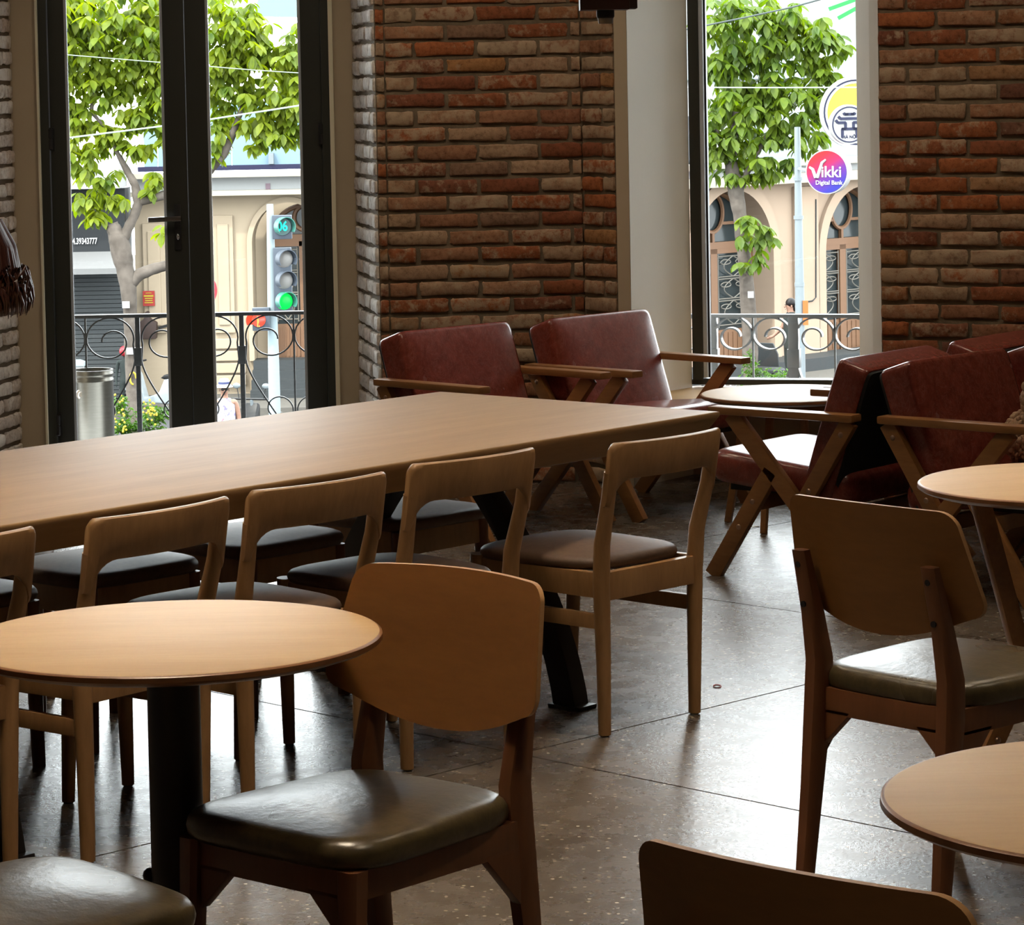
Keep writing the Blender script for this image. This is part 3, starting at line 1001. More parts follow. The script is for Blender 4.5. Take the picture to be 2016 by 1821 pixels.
# ---- round café tables
def round_table(x, y, R, label, base, z=0.75, th=0.032, top='round_wood', edge='round_edge', rz=0):
    t = empty('round_table', (x, y, 0), rz, label, 'table')
    G().lathe([(0.01, z - th + 0.004), (R - 0.075, z - th + 0.004), (R - 0.03, z - th + 0.008), (R - 0.008, z - th + 0.015), (R - 0.001, z - 0.012), (R - 0.002, z - 0.004), (R - 0.006, z - 0.0012), (R - 0.008, z - 0.0012)], 96).build('table_edge', edge, t, smooth=40)
    G().lathe([(0.01, z - 0.003), (R - 0.008, z - 0.003), (R - 0.007, z - 0.0012), (R - 0.012, z), (0.01, z)], 96).build('table_top', top, t, smooth=40)
    if base == 'column':
        G().lathe([(0.046, 0.02), (0.046, z - th - 0.012)], 32).build('column', 'black_metal', t)
        G().lathe([(0.01, 0.0), (0.255, 0.0), (0.26, 0.004), (0.255, 0.012), (0.06, 0.026), (0.05, 0.05), (0.01, 0.05)], 48).build('base_plate', 'black_metal', t)
        G().lathe([(0.01, z - th - 0.008), (0.16, z - th - 0.008), (0.16, z - th + 0.002), (0.01, z - th + 0.002)], 32).build('mounting_plate', 'black_metal', t)
        G().ball((-0.048, 0.0, 0.33), 0.014, 10, 6).build('bolt_cap', 'black_metal', t)
    elif base == 'lambda':
        for k in range(3):
            a = 2 * PI * k / 3
            d = Vector((math.cos(a), math.sin(a), 0))
            sd = Vector((-d.y, d.x, 0))
            lg = G().plank(d * (-0.10) + Vector((0, 0, z - th - 0.002)), d * 0.30, sd, 0.045, 0.03).build('leg', 'arm_wood', t, 0.004)
            G().plank(d * 0.12 + Vector((0, 0, 0.31)), d * 0.235 + Vector((0, 0, z - th - 0.002)), sd, 0.042, 0.028).build('brace', 'arm_wood', t, 0.004)
            for s in (0.17, 0.40):
                q = d * (0.30 - 0.40 * s / 0.72 + 0.0) + Vector((0, 0, s)) + sd * 0.0155
                G().ball(q, 0.008, 8, 6).build('bolt', 'screw', lg)
    else:
        for k in range(4):
            a = PI / 4 + PI / 2 * k
            d = Vector((math.cos(a), math.sin(a), 0))
            G().plank(d * 0.16 + Vector((0, 0, z - th)), d * 0.245, Vector((-d.y, d.x, 0)), 0.036, 0.022, 0.026).build('leg', 'arm_wood', t, 0.003)
            G().plank(d * -0.17 + Vector((0, 0, z - th - 0.02 - 0.002 * k)), d * 0.17 + Vector((0, 0, z - th - 0.02 - 0.002 * k)), Vector((-d.y, d.x, 0)), 0.03, 0.02).build('brace', 'arm_wood', t, 0.003) if k < 2 else None
    return t
round_table(-0.600, 5.205, 0.365, 'small round wooden table on a black column in the left foreground', 'column')
round_table(1.275, 6.945, 0.352, 'round pale-topped table on slanted wooden legs at the right picture edge', 'lambda', rz=math.radians(200))
round_table(0.835, 3.915, 0.368, 'round brown table top in the bottom right corner', 'column')
round_table(1.02, 11.36, 0.325, 'low round coffee table in front of the window among the armchairs', 'splay', z=0.50, rz=math.radians(18))

# ---- red leather armchair with slanted wooden side frames
def make_armchair():
    t = empty('armchair', (0, 0, 0), 0, 'armchair', 'armchair')
    X = 0.322
    for s in (-1, 1):
        fr = G().plank((s * X, 0.215, 0.555), (s * X, -0.275, 0.0), (1, 0, 0), 0.058, 0.030).build('slanted_leg', 'arm_wood', t, 0.004)
        G().plank((s * X, 0.055, 0.375), (s * X, 0.300, 0.0), (1, 0, 0), 0.058, 0.030).build('front_leg', 'arm_wood', t, 0.004)
        G().plank((s * (X + 0.001), -0.250, 0.555), (s * (X + 0.001), -0.045, 0.235), (1, 0, 0), 0.056, 0.030).build('rear_stay', 'arm_wood', t, 0.004)
        G().plank((s * X, -0.275, 0.566), (s * X, 0.295, 0.566), (1, 0, 0), 0.026, 0.062).build('armrest', 'arm_wood', t, 0.006)
        for y, z in ((0.128, 0.265), (0.185, 0.175), (-0.072, 0.225), (-0.222, 0.51), (-0.095, 0.315)):
            G().ball((s * (X + 0.0155), y, z), 0.0095, 10, 6, (0.5, 1, 1)).build('bolt', 'screw', fr)
    G().plank((-X, 0.14, 0.255), (X, 0.14, 0.255), (0, 1, 0), 0.05, 0.028).build('cross_rail', 'arm_wood', t, 0.003)
    G().plank((-X, -0.14, 0.215), (X, -0.14, 0.215), (0, 1, 0), 0.05, 0.028).build('cross_rail', 'arm_wood', t, 0.003)
    # seat pad, sloping down to the rear
    def slope(p):
        return Vector((p.x, p.y, p.z + (p.y - 0.05) * 0.10))
    cushion(G(), 0.298, 0.285, 0.290, 0.108, 0.018, 11, 64, 0.060, 1.0, slope).build('seat', 'red_leather', t, smooth=60)
    # back pad: padded front, black cloth behind
    ang = math.radians(18.5)
    def up(p):
        # pad built lying in x, (y -> height), z -> forward
        hgt = p.y + 0.212
        fw = p.z
        return Vector((p.x, -0.155 - hgt * math.sin(ang) + fw * math.cos(ang), 0.285 + hgt * math.cos(ang) + fw * math.sin(ang)))
    g = G()
    rings = []
    for sc, h in ((0.985, 0.0), (0.997, 0.006), (1.0, 0.02), (1.0, 0.098), (0.994, 0.108), (0.978, 0.115), (0.93, 0.119), (0.7, 0.124), (0.4, 0.127), (0.04, 0.128)):
        n = 22.0 if sc > 0.8 else 6
        rings.append([up(p) for p in superell(0.300 * (1 - (1 - sc) * 0.85), 0.250 * sc, n, 72, 0.0, h)])
    g.loft(rings)
    g.build('backrest', 'red_leather', t, smooth=60)
    g = G()
    g.loft([[up(p) for p in superell(0.292, 0.242, 22, 72, 0.0, h)] for h in (-0.012, 0.006)])
    g.build('back_cloth', 'black_cloth', t, smooth=40)
    g = G().box((0, 0.03, 0.300), (0.54, 0.46, 0.02))
    g.build('seat_board', 'black_cloth', t)
    return t
arm0 = make_armchair()
def fwd(deg):
    return Vector((-math.sin(math.radians(deg)), math.cos(math.radians(deg)), 0))
arms = [(-0.090, 11.44, -135, 'red leather armchair against the brick wall, nearest the door'),
        (0.480, 11.93, -134, 'red leather armchair beside the white window reveal, its pale shiny back facing the room'),
        (0.0, 0.0, 52, 'red leather armchair in side view facing the coffee table, bright seat, dark back'),
        (0.0, 0.0, -132, 'red leather armchair at the right with a fleecy plush on its seat'),
        (0.0, 0.0, 52, 'red leather armchair behind, only its back top showing at the right edge'),
        (0.0, 0.0, -132, 'dark red armchair whose back side shows at the far right picture edge')]
pos3 = at_z(1405, 1132, 0) - fwd(52) * 0.300 + Vector((fwd(52).y, -fwd(52).x, 0)) * 0.322   # near front foot under the right picture side
f3 = fwd(52)
r3 = Vector((f3.y, -f3.x, 0))      # right hand of the chair, away from the camera
pos4 = pos3 - f3 * 0.655
f4 = fwd(-132)
r4 = Vector((f4.y, -f4.x, 0))
arms[2] = (pos3.x, pos3.y) + arms[2][2:]
arms[3] = (pos4.x, pos4.y) + arms[3][2:]
p5 = pos3 + r3 * 0.73
p6 = pos4 - r4 * 0.73
arms[4] = (p5.x, p5.y) + arms[4][2:]
arms[5] = (p6.x, p6.y) + arms[5][2:]
for i, (x, y, d, lab) in enumerate(arms):
    o = arm0 if i == 0 else copy_tree(arm0)
    place(o, x, y, math.radians(d), lab, 'red leather armchairs')

# ---- plush on the right-hand armchair, curly fleece lumps
pl = empty('plush_toy', (0, 0, 0), 0, 'curly beige fleece plush sitting on the right-hand red armchair', 'plush')
base = pos4 + f4 * 0.08 - r4 * 0.02

g = G()
r_ = random.Random(5)
def fleece(g, c, rad, n, s=0.02):
    c = Vector(c)
    g.ball(c, rad * 0.95, 14, 10)
    for _ in range(n):
        d = Vector((r_.gauss(0, 1), r_.gauss(0, 1), r_.gauss(0, 1))).normalized()
        g.ball(c + d * rad * 0.93, s * r_.uniform(0.7, 1.25), 7, 5)
bz = 0.42
fleece(g, (base.x, base.y, bz + 0.075), 0.095, 420, 0.0115)
g.build('body', mat('fleece', (0.42, 0.27, 0.17), 0.95), pl)
g = G()
fleece(g, (base.x + 0.02, base.y - 0.02, bz + 0.195), 0.058, 260, 0.0095)
g.build('head', 'fleece' if 'fleece' in M else bpy.data.materials['fleece'], pl)
g = G()
g.ball((base.x + 0.02 - 0.04, base.y - 0.03, bz + 0.245), 0.02, 12, 8, (1, 0.6, 1))
g.ball((base.x + 0.02 + 0.042, base.y - 0.02, bz + 0.245), 0.02, 12, 8, (1, 0.6, 1))
g.build('ears', bpy.data.materials['fleece'], pl)
g = G()
for s in (-1, 1):
    q = Vector((base.x, base.y, bz + 0.02)) + r4 * (s * 0.065) + f4 * 0.09
    g.ball(q, 0.042, 14, 10, (1, 1, 0.8))
g.build('feet', mat('cream_plush', (0.62, 0.52, 0.40), 0.95), pl)
G().ball((base.x + 0.04, base.y - 0.08, bz + 0.185), 0.022, 12, 8).build('muzzle', bpy.data.materials['cream_plush'], pl)

# ---- hanging spot lamp box at the top of the frame
q0, q1 = at_y(1141, 21, 8.0), at_y(1254, 19, 8.0)
sp = empty('pendant_spotlight', ((q0.x + q1.x) / 2, 8.0, 0), 0, 'dark hanging box with a small spotlight lens below, at the top picture edge', 'lamp')
wz = q0.z
G().box((-0.011, 0.0, wz + 0.13), (q1.x - q0.x - 0.022, 0.13, 0.26)).build('lamp_box', mat('dark_red_wood', (0.035, 0.012, 0.008), 0.4), sp, 0.002)
G().box(((q1.x - q0.x) / 2 - 0.013, 0.0, wz + 0.131), (0.024, 0.126, 0.258)).build('end_plate', mat('dark_plate', (0.022, 0.010, 0.008), 0.5), sp, 0.002)
lx = at_y(1192, 30, 8.0).x - sp.location.x
G().lathe([(0.005, wz), (0.0235, wz), (0.0235, wz - 0.018), (0.0215, wz - 0.019), (0.0215, wz - 0.021), (0.005, wz - 0.021)], 28, (lx, 0, 0)).build('lens_collar', 'gasket_black', sp)
G().lathe([(0.005, wz - 0.0205), (0.0205, wz - 0.0205), (0.0185, wz - 0.034), (0.0175, wz - 0.0355), (0.005, wz - 0.033)], 28, (lx, 0, 0)).build('lens_rim', mat('lens_rim', (0.25, 0.23, 0.20), 0.35, 0.3), sp)
G().tube([(0, 0, wz + 0.259), (0, 0, CEIL)], 0.012, 12).build('stem', 'black_metal', sp)

# ---- small litter on the floor
c = at_z(1412, 1352, 0)
g = G().tube([(c.x + 0.011 * math.cos(a), c.y + 0.02 * math.sin(a), 0.0016) for a in [2 * PI * k / 20 for k in range(20)]], 0.0014, 6, closed=True)
tag(g.build('rubber_band', mat('red_rubber', (0.5, 0.06, 0.05), 0.5)), 'small red rubber band lying on the concrete floor', 'rubber band')
c = at_z(1944, 1092, 0)
g = G()
r_ = random.Random(2)
rings = []
for k, (rad, z) in enumerate(((0.016, 0.0), (0.024, 0.006), (0.022, 0.016), (0.012, 0.024), (0.005, 0.03), (0.010, 0.042), (0.004, 0.05))):
    rings.append([Vector((c.x + rad * r_.uniform(0.6, 1.3) * math.cos(2 * PI * j / 12), c.y + rad * r_.uniform(0.6, 1.3) * math.sin(2 * PI * j / 12), z + (r_.uniform(0, 0.005) if k else 0))) for j in range(12)])
g.loft(rings)
tag(g.build('plastic_wrapper', mat('clear_plastic', (0.75, 0.80, 0.85), 0.15), smooth=0), 'crumpled clear plastic wrapper on the floor under the armchairs', 'wrapper')
c = at_z(1486, 1037, 0)
tag(G().box((c.x, c.y, 0.0012), (0.03, 0.02, 0.0024), 0.5).build('paper_scrap', mat('paper', (0.8, 0.78, 0.72), 0.8)), 'tiny white paper scrap on the floor beside the armchair leg', 'paper scrap')

# ================================================================== OUTSIDE
STREET = -4.6
REFL = 0.245  # darkens outdoor colours so the strong sky does not overexpose them
M['iron'] = mat('iron', (0.09, 0.094, 0.10), 0.4, 0.3)
M['iron_light'] = mat('iron_light', (0.30, 0.31, 0.32), 0.35, 0.4)
M['asphalt'] = speckle_wall('asphalt', (0.155, 0.155, 0.16), (0.12, 0.12, 0.125), 0.6)
M['pavement'] = speckle_wall('pavement', (0.27, 0.25, 0.22), (0.22, 0.205, 0.185), 0.8)
M['facade'] = speckle_wall('facade', (0.90, 0.73, 0.53), (0.82, 0.65, 0.46), 0.5, 0.9, 0.08, 8)
M['facade_pink'] = speckle_wall('facade_pink', (0.90, 0.68, 0.51), (0.84, 0.62, 0.46), 0.5, 0.9, 0.08, 8)
M['white_band'] = mat('white_band', (0.80, 0.82, 0.82), 0.7)
M['cream_band'] = mat('cream_band', (0.82, 0.74, 0.58), 0.7)
M['blue_panel'] = speckle_wall('blue_panel', (0.42, 0.62, 0.78), (0.38, 0.57, 0.74), 0.4, 0.5)
M['pale_blue'] = mat('pale_blue', (0.62, 0.76, 0.82), 0.45)
M['win_dark'] = mat('win_dark', (0.075, 0.095, 0.10), 0.12)
M['door_brown'] = mat('door_brown', (0.42, 0.22, 0.12), 0.5)
M['grille'] = mat('grille', (0.46, 0.42, 0.36), 0.5)
M['slate'] = mat('slate', (0.075, 0.085, 0.09), 0.6)
M['slate_dark'] = mat('slate_dark', (0.035, 0.04, 0.045), 0.6)
M['awning_cloth'] = mat('awning_cloth', (0.36, 0.36, 0.36), 0.8)
M['bark'] = speckle_wall('bark', (0.33, 0.28, 0.24), (0.15, 0.125, 0.105), 5.0, 0.9, 0.6, 14)
M['galv'] = mat('galv', (0.46, 0.53, 0.57), 0.4, 0.3)
M['signal_blue'] = mat('signal_blue', (0.56, 0.70, 0.76), 0.45)
M['signal_grey'] = mat('signal_grey', (0.12, 0.15, 0.20), 0.5)
M['white_paint'] = mat('white_paint', (0.85, 0.85, 0.85), 0.4)
M['white_letter'] = mat('white_letter', (0.9, 0.9, 0.9), 0.5)
M['leaf'] = leaf_mat('leaf', (0.10, 0.23, 0.027), (0.42, 0.58, 0.05), 0.45)
M['leaf_bright'] = leaf_mat('leaf_bright', (0.15, 0.31, 0.024), (0.62, 0.74, 0.05), 0.5)
M['shrub'] = leaf_mat('shrub', (0.06, 0.20, 0.02), (0.20, 0.42, 0.04), 0.4)
M['flower'] = mat('flower', (0.85, 0.68, 0.06), 0.6)
M['skin'] = mat('skin', (0.62, 0.34, 0.24), 0.5)
M['hair_dark'] = mat('hair_dark', (0.018, 0.012, 0.012), 0.45)
M['cloth_dark'] = mat('cloth_dark', (0.045, 0.060, 0.058), 0.85)
M['black_plastic'] = mat('black_plastic', (0.02, 0.02, 0.022), 0.4)
M['red_sign'] = mat('red_sign', (0.72, 0.06, 0.05), 0.5)
M['yellow_paint'] = mat('yellow_paint', (0.85, 0.62, 0.05), 0.5)

# ---- street and balcony
tag(structure(G().box((0, 44, STREET - 0.1), (90, 60, 0.2)).build('ground', 'asphalt', smooth=0)), 'grey asphalt street below the balcony', 'street')
tag(structure(G().prism([(-40, 58.2), (40, 56.0), (40, 110), (-40, 110)], STREET - 0.0, STREET + 0.15).build('pavement', 'pavement', smooth=0)), 'pale paved sidewalk across the street', 'pavement')
structure(G().prism([(-4.5, 13.6), (4.5, 13.3), (4.5, 14.6), (-4.5, 14.6)], -0.55, -0.30).build('balcony_floor', 'pavement', smooth=0))

# ---- wrought-iron railing with scrolls
def spiral_pts(cx, cz, r0, r1, a0, a1, n):
    return [(cx + (r0 + (r1 - r0) * i / n) * math.cos(math.radians(a0 + (a1 - a0) * i / n)),
             cz + (r0 + (r1 - r0) * i / n) * math.sin(math.radians(a0 + (a1 - a0) * i / n))) for i in range(n + 1)]

def railing(name, origin, yaw, w, posts, z_top, label, metal, flat, npan, sx=1.0):
    """w: half panel (post to thin bar); local s along the rail, heights below z_top"""
    t = empty(name, origin, yaw, label, 'railing')
    s0, s1 = posts[0] - w - 0.02, posts[-1] + w + 0.02
    H = 0.90
    g = G().plank((s0, 0, z_top - 0.008), (s1, 0, z_top - 0.008), (0, 1, 0), 0.016, 0.045)
    g.build('top_rail', metal, t, 0.002)
    g = G().plank((s0, 0, z_top - H), (s1, 0, z_top - H), (0, 1, 0), 0.016, 0.03)
    g.build('bottom_rail', metal, t, 0.002)
    bars = sorted(set([p - w for p in posts] + [p + w for p in posts]))
    done = []
    for b in bars:
        if not any(abs(b - d) < 0.02 for d in done):
            done.append(b)
            G().plank((b, 0, z_top - 0.01), (b, 0, z_top - H), (0, 1, 0), 0.008, 0.014).build('thin_bar', metal, t)
    for p in posts:
        po = G().plank((p, 0, z_top - 0.01), (p, 0, z_top - H), (0, 1, 0), 0.022 if flat < 0.02 else 0.046, 0.022 if flat < 0.02 else 0.046).build('post', metal, t, 0.002)
        G().box((p, 0, z_top - 0.20), ((0.036, 0.036, 0.085) if flat < 0.02 else (0.056, 0.056, 0.085))).build('collar', metal, po, 0.003)
        for s in (-1, 1):
            def m(q):
                return (p + s * (q[0] * sx), 0, z_top + q[1])
            R = w * 0.455 / sx
            cxx = w / sx * 0.53
            # over the post, round the ring and into the eye
            path = [(0.018, -0.46 + 0.0)]
            path = []
            # lower tail: from the foot of the thin bar up to the collar
            for i in range(13):
                q = i / 12
                path.append((w / sx * 0.86 * (1 - q) ** 1.5 + 0.016, -0.62 + 0.40 * q ** 0.75))
            path += [(cxx - R * 1.0 * math.cos(math.radians(a)), -0.014 - R * 0.92 + R * 0.90 * math.sin(math.radians(a))) for a in range(-15, 181, 12)]
            path += [(cxx - rr * math.cos(math.radians(a)), -0.014 - R * 0.92 + 0.90 * rr * math.sin(math.radians(a)) - off) for a, rr, off in
                     [(192 + 12 * i, R * (1.0 - 0.0065 * 12 * i / 3.4), R * 0.0011 * 12 * i * 0.5) for i in range(0, 29)]]
            G().tube([m(q) for q in path], 0.005, 6, flat=(0.008, flat) if flat else None, up=None if not flat else (0, 0, 1) if False else None).build('scroll', metal, t, smooth=50) if not flat else \
                ribbon([m(q) for q in path], 0.007, flat).build('scroll', metal, t, smooth=50)
            # small scroll at the foot of the thin bar
            c2 = (w / sx * 0.66, -0.46)
            p2 = [(w / sx * 0.985, -0.60)] + [(w / sx * 0.97 - 0.0, -0.54)]
            p2 += [(c2[0] + 0.072 * (1 - 0.0022 * k * 9) * math.cos(math.radians(k * 9 + 5)), c2[1] + 0.072 * (1 - 0.0022 * k * 9) * math.sin(math.radians(k * 9 + 5))) for k in range(0, 36)]
            ribbon([m(q) for q in p2], 0.006, flat or 0.012).build('scroll', metal, t, smooth=50)
    return t

def ribbon(path, th, depth):
    """flat bar bent on its face: th thick in the rail's plane, depth across it"""
    P = [Vector(p) for p in path]
    rings = []
    for i, p in enumerate(P):
        a, b = P[max(i - 1, 0)], P[min(i + 1, len(P) - 1)]
        d = (b - a).normalized()
        n = Vector((-d.z, 0, d.x))
        rings.append([p + n * (th / 2) + Vector((0, depth / 2, 0)), p - n * (th / 2) + Vector((0, depth / 2, 0)),
                      p - n * (th / 2) - Vector((0, depth / 2, 0)), p + n * (th / 2) - Vector((0, depth / 2, 0))])
    g = G()
    g.loft(rings)
    return g

RY = 14.15
pr = at_y(270, 618, RY)
pitch_ = at_y(475, 617, RY).x - pr.x
railing('balcony_railing', (pr.x, RY, 0), 0, pitch_ / 2, [-pitch_, 0, pitch_, 2 * pitch_], pr.z,
        'black wrought-iron balcony railing with scrolls outside the glass door', 'iron', 0.012, 4)
RY2 = 13.75
p2a, p2b = at_y(1402, 618, RY2), at_y(1562, 617, RY2 - 0.10)
w2 = (Vector((p2b.x, p2b.y)) - Vector((p2a.x, p2a.y))).length / 2
railing('balcony_railing', (p2a.x, RY2, 0), math.radians(-15), w2, [0, 2 * w2, 4 * w2], p2a.z,
        'grey wrought-iron balcony railing with broad flat scrolls outside the window', 'iron_light', 0.045, 3, 1.0)

# ---- polished metal cylinder on the balcony by the door
ca, cb = at_y(148, 728, 13.95), at_y(222, 724, 13.95)
cyl = empty('metal_cylinder', ((ca.x + cb.x) / 2 - 0.012, 13.95, 0), 0, 'shiny ribbed metal cylinder standing on the balcony behind the door glass', 'planter')
R_ = (cb.x - ca.x) / 2 + 0.012
zt = ca.z
M['steel'] = mat('steel', (0.40, 0.38, 0.33), 0.30, 0.85)
G().lathe([(R_ * 0.8, -0.30), (R_, -0.295), (R_, zt - 0.055), (R_ * 1.02, zt - 0.052), (R_ * 1.02, zt - 0.045), (R_, zt - 0.042), (R_, zt - 0.025), (R_ * 1.02, zt - 0.022), (R_ * 1.02, zt - 0.016), (R_, zt - 0.013), (R_ * 1.01, zt), (R_ * 0.94, zt), (R_ * 0.93, zt - 0.05)], 48).build('barrel', 'steel', cyl)
bp_ = at_y(161, 776, 13.87)
G().lathe([(0.001, -0.006), (0.012, -0.006), (0.016, -0.002), (0.024, 0.0), (0.026, 0.004), (0.001, 0.006)], 24, (bp_.x - cyl.location.x, -R_ + 0.012, bp_.z), 'Y').build('boss', 'chrome', cyl)

# ---- far buildings -------------------------------------------------
def arch_wall(g, s0, s1, z0, z1, arches, y=0.0, depth=0.5):
    """front skin from s0..s1, z0..z1 with arched openings (centre, half width, spring height), and their reveals"""
    cuts = sorted(arches)
    x = s0
    for c, r, zs in cuts:
        g.add([(x, y, z0), (c - r, y, z0), (c - r, y, z1), (x, y, z1)], [(0, 1, 2, 3)])
        n = 20
        arc = [(c - r * math.cos(PI * i / n), zs + r * math.sin(PI * i / n) * 1.12) for i in range(n + 1)]
        for i in range(n):
            (a, za), (b, zb) = arc[i], arc[i + 1]
            g.add([(a, y, za), (b, y, zb), (b, y, z1), (a, y, z1)], [(0, 1, 2, 3)])
            g.add([(a, y, za), (b, y, zb), (b, y + depth, zb), (a, y + depth, za)], [(0, 1, 2, 3)])
        for q in (c - r, c + r):
            g.add([(q, y, z0), (q, y, zs), (q, y + depth, zs), (q, y + depth, z0)], [(0, 1, 2, 3)])
        x = c + r
    g.add([(x, y, z0), (s1, y, z0), (s1, y, z1), (x, y, z1)], [(0, 1, 2, 3)])
    return g

def arch_band(c, r, zs, z0, wdt, proud, y=0.0):
    n = 24
    pts = [(c - r, z0), *[(c - r * math.cos(PI * i / n), zs + r * math.sin(PI * i / n) * 1.12) for i in range(n + 1)], (c + r, z0)]
    R = r + wdt
    outp = [(c - R, z0), *[(c - R * math.cos(PI * i / n), zs + R * math.sin(PI * i / n) * 1.12) for i in range(n + 1)], (c + R, z0)]
    g = G()
    m = len(pts)
    rings = []
    for (a, za), (b, zb) in zip(pts, outp):
        rings.append([Vector((a, y, za)), Vector((a, y - proud, za)), Vector((b, y - proud, zb)), Vector((b, y, zb))])
    g.loft(rings)
    return g

def arched_door(parent, c, r, zs, z0, y):
    """tall timber door in the arch: oval light above, two leaves with iron grilles"""
    top = zs + r * 1.12
    tr_ = zs + r * 0.58                                   # transom height
    n = 24
    poly = [(c - r, z0), (c + r, z0), (c + r, zs)] + [(c + r * math.cos(PI * i / n), zs + r * math.sin(PI * i / n) * 1.12) for i in range(1, n)] + [(c - r, zs)]
    gl = G().prism(poly, y + 0.06, y + 0.08, lambda a, b, h: (a, h, b)).build('glass_pane', 'win_dark', parent, smooth=0)
    g = G()
    ow, oh, oz = r * 0.27, r * 0.335, zs + r * 0.72
    g.tube([(c + ow * math.cos(2 * PI * k / 32), y, oz + oh * math.sin(2 * PI * k / 32)) for k in range(32)], 0.045, 6, closed=True)
    g.box((c, y, tr_ - r * 0.42), (2 * r, 0.1, 0.14))
    g.box((c, y, (tr_ - r * 0.42 + oz - oh) / 2), (0.07, 0.08, oz - oh - tr_ + r * 0.42))
    g.box((c - r + (r - ow) / 2, y, oz - oh * 0.55), (r - ow * 0.8, 0.07, 0.06))
    g.box((c + r - (r - ow) / 2, y, oz - oh * 0.55), (r - ow * 0.8, 0.07, 0.06))
    g.tube([(c - 0.96 * r * math.cos(PI * i / n), y, zs + 0.96 * r * math.sin(PI * i / n) * 1.12) for i in range(n + 1)], 0.05, 6)
    g.build('transom_frame', 'door_brown', parent, smooth=40)
    zt_ = tr_ - r * 0.42 - 0.07
    for k in (-1, 1):
        lc = c + k * r * 0.5
        hw = r * 0.5
        g = G()
        for e in (-1, 1):
            g.box((lc + e * (hw - 0.05), y, (z0 + zt_) / 2), (0.10, 0.09, zt_ - z0))
        g.box((lc, y, zt_ - 0.05), (2 * hw, 0.09, 0.1))
        zp = z0 + (zt_ - z0) * 0.30
        g.box((lc, y + 0.02, (z0 + zp) / 2), (2 * hw - 0.1, 0.04, zp - z0))
        lf = g.build('door_leaf', 'door_brown', parent, smooth=0)
        for q in range(7):
            G().box((lc - hw + 0.1 + (2 * hw - 0.2) * (q + 0.5) / 7, y - 0.005, (z0 + zp) / 2), (0.03, 0.02, zp - z0 - 0.12)).build('slat', 'door_brown', lf, smooth=0)
        g = G()
        zz0, zz1 = zp + 0.05, zt_ - 0.12
        iw = hw - 0.14
        for e in (-1, 1):
            g.tube([(lc + e * iw, y - 0.03, zz0), (lc + e * iw, y - 0.03, zz1)], 0.013, 4)
        for q in (0.03, 0.36, 0.39, 0.66, 0.69, 0.97):
            z = zz0 + (zz1 - zz0) * q
            g.tube([(lc - iw, y - 0.03, z), (lc + iw, y - 0.03, z)], 0.013, 4)
        for a0, a1 in ((0.03, 0.36), (0.39, 0.66), (0.69, 0.97)):
            for e in (-1, 1):
                g.tube([(lc + e * iw * 0.62 * math.sin(PI * i / 12), y - 0.03, zz0 + (zz1 - zz0) * (a0 + (a1 - a0) * i / 12)) for i in range(13)], 0.013, 4)
                g.tube([(lc + e * iw * 0.5 + iw * 0.34 * math.cos(2 * PI * i / 12), y - 0.03, zz0 + (zz1 - zz0) * a1 - 0.12 + 0.05 * math.sin(2 * PI * i / 12)) for i in range(12)], 0.012, 4, closed=True)
        g.build('grille', 'grille', lf, smooth=0)

# left wing, square to the view, at the far side of the street
YL = 60.0
def L(u, v):
    p = at_y(u, v, YL)
    return p.x, p.z
bl = empty('corner_building', (0, YL, 0), 0, 'peach colonial building with a round-arched door behind the traffic light', 'building')
xl0, xl1 = L(266, 500)[0], L(760, 500)[0]
zc = L(420, 384)[1]
a_c, a_top = L(566, 398)
a_r = a_c - L(497, 500)[0]
z_spr = a_top - a_r * 1.12
g = arch_wall(G(), xl0, xl1, STREET + 0.1, zc, [(a_c, a_r, z_spr)], 0, 0.75)
g.build('wall', 'facade', bl, smooth=0)
arch_band(a_c, a_r, z_spr, STREET + 0.8, 0.10, 0.08).build('arch_moulding', 'facade', bl, smooth=40)
G().box((a_c, 0.95, (STREET + zc) / 2), (a_r * 3.0, 0.1, zc - STREET)).build('inner_wall', 'facade', bl, smooth=0)
arched_door(bl, a_c + 0.26, a_r * 0.97, z_spr - 0.05, STREET + 0.75, 0.72)
z1_, z2_ = L(420, 374)[1], L(420, 348)[1]
G().box(((xl0 + xl1) / 2, -0.25, (zc + z1_) / 2), (xl1 - xl0, 0.5, z1_ - zc)).build('cornice', 'cream_band', bl, smooth=0)
G().box(((xl0 + xl1) / 2, -0.15, (z1_ + z2_) / 2), (xl1 - xl0, 0.3, z2_ - z1_)).build('fascia', 'white_band', bl, smooth=0)
G().box(((xl0 + xl1) / 2, -0.30, z2_ + 0.05), (xl1 - xl0, 0.6, 0.10)).build('coping', 'cream_band', bl, smooth=0)
# raised pilaster panels
for u0, u1, v0, v1 in ((418, 464, 424, 655), (280, 330, 440, 655)):
    (x0, z1__), (x1, z0__) = L(u0, v0), L(u1, v1)
    G().box(((x0 + x1) / 2, -0.04, (z0__ + z1__) / 2), (x1 - x0, 0.08, z1__ - z0__)).build('pilaster', 'facade', bl, 0.02, smooth=0)
    G().box(((x0 + x1) / 2, -0.095, (z0__ + z1__) / 2), ((x1 - x0) * 0.55, 0.03, (z1__ - z0__) * 0.86)).build('pilaster_panel', 'facade', bl, 0.03, smooth=0)
for k in range(4):
    z = L(440, 676 + 24 * k)[1]
    G().box(((L(404, 600)[0] + L(482, 600)[0]) / 2, -0.055, z), (L(482, 600)[0] - L(404, 600)[0], 0.11, 0.2)).build('plinth_course', 'facade', bl, 0.015, smooth=0)
for k in range(4):
    z = STREET + 0.22 + 0.17 * k
    G().box((a_c + 0.2, -0.75 + 0.28 * k, z), (a_r * 2.6, 0.6, 0.17)).build('step', 'slate', bl, smooth=0)
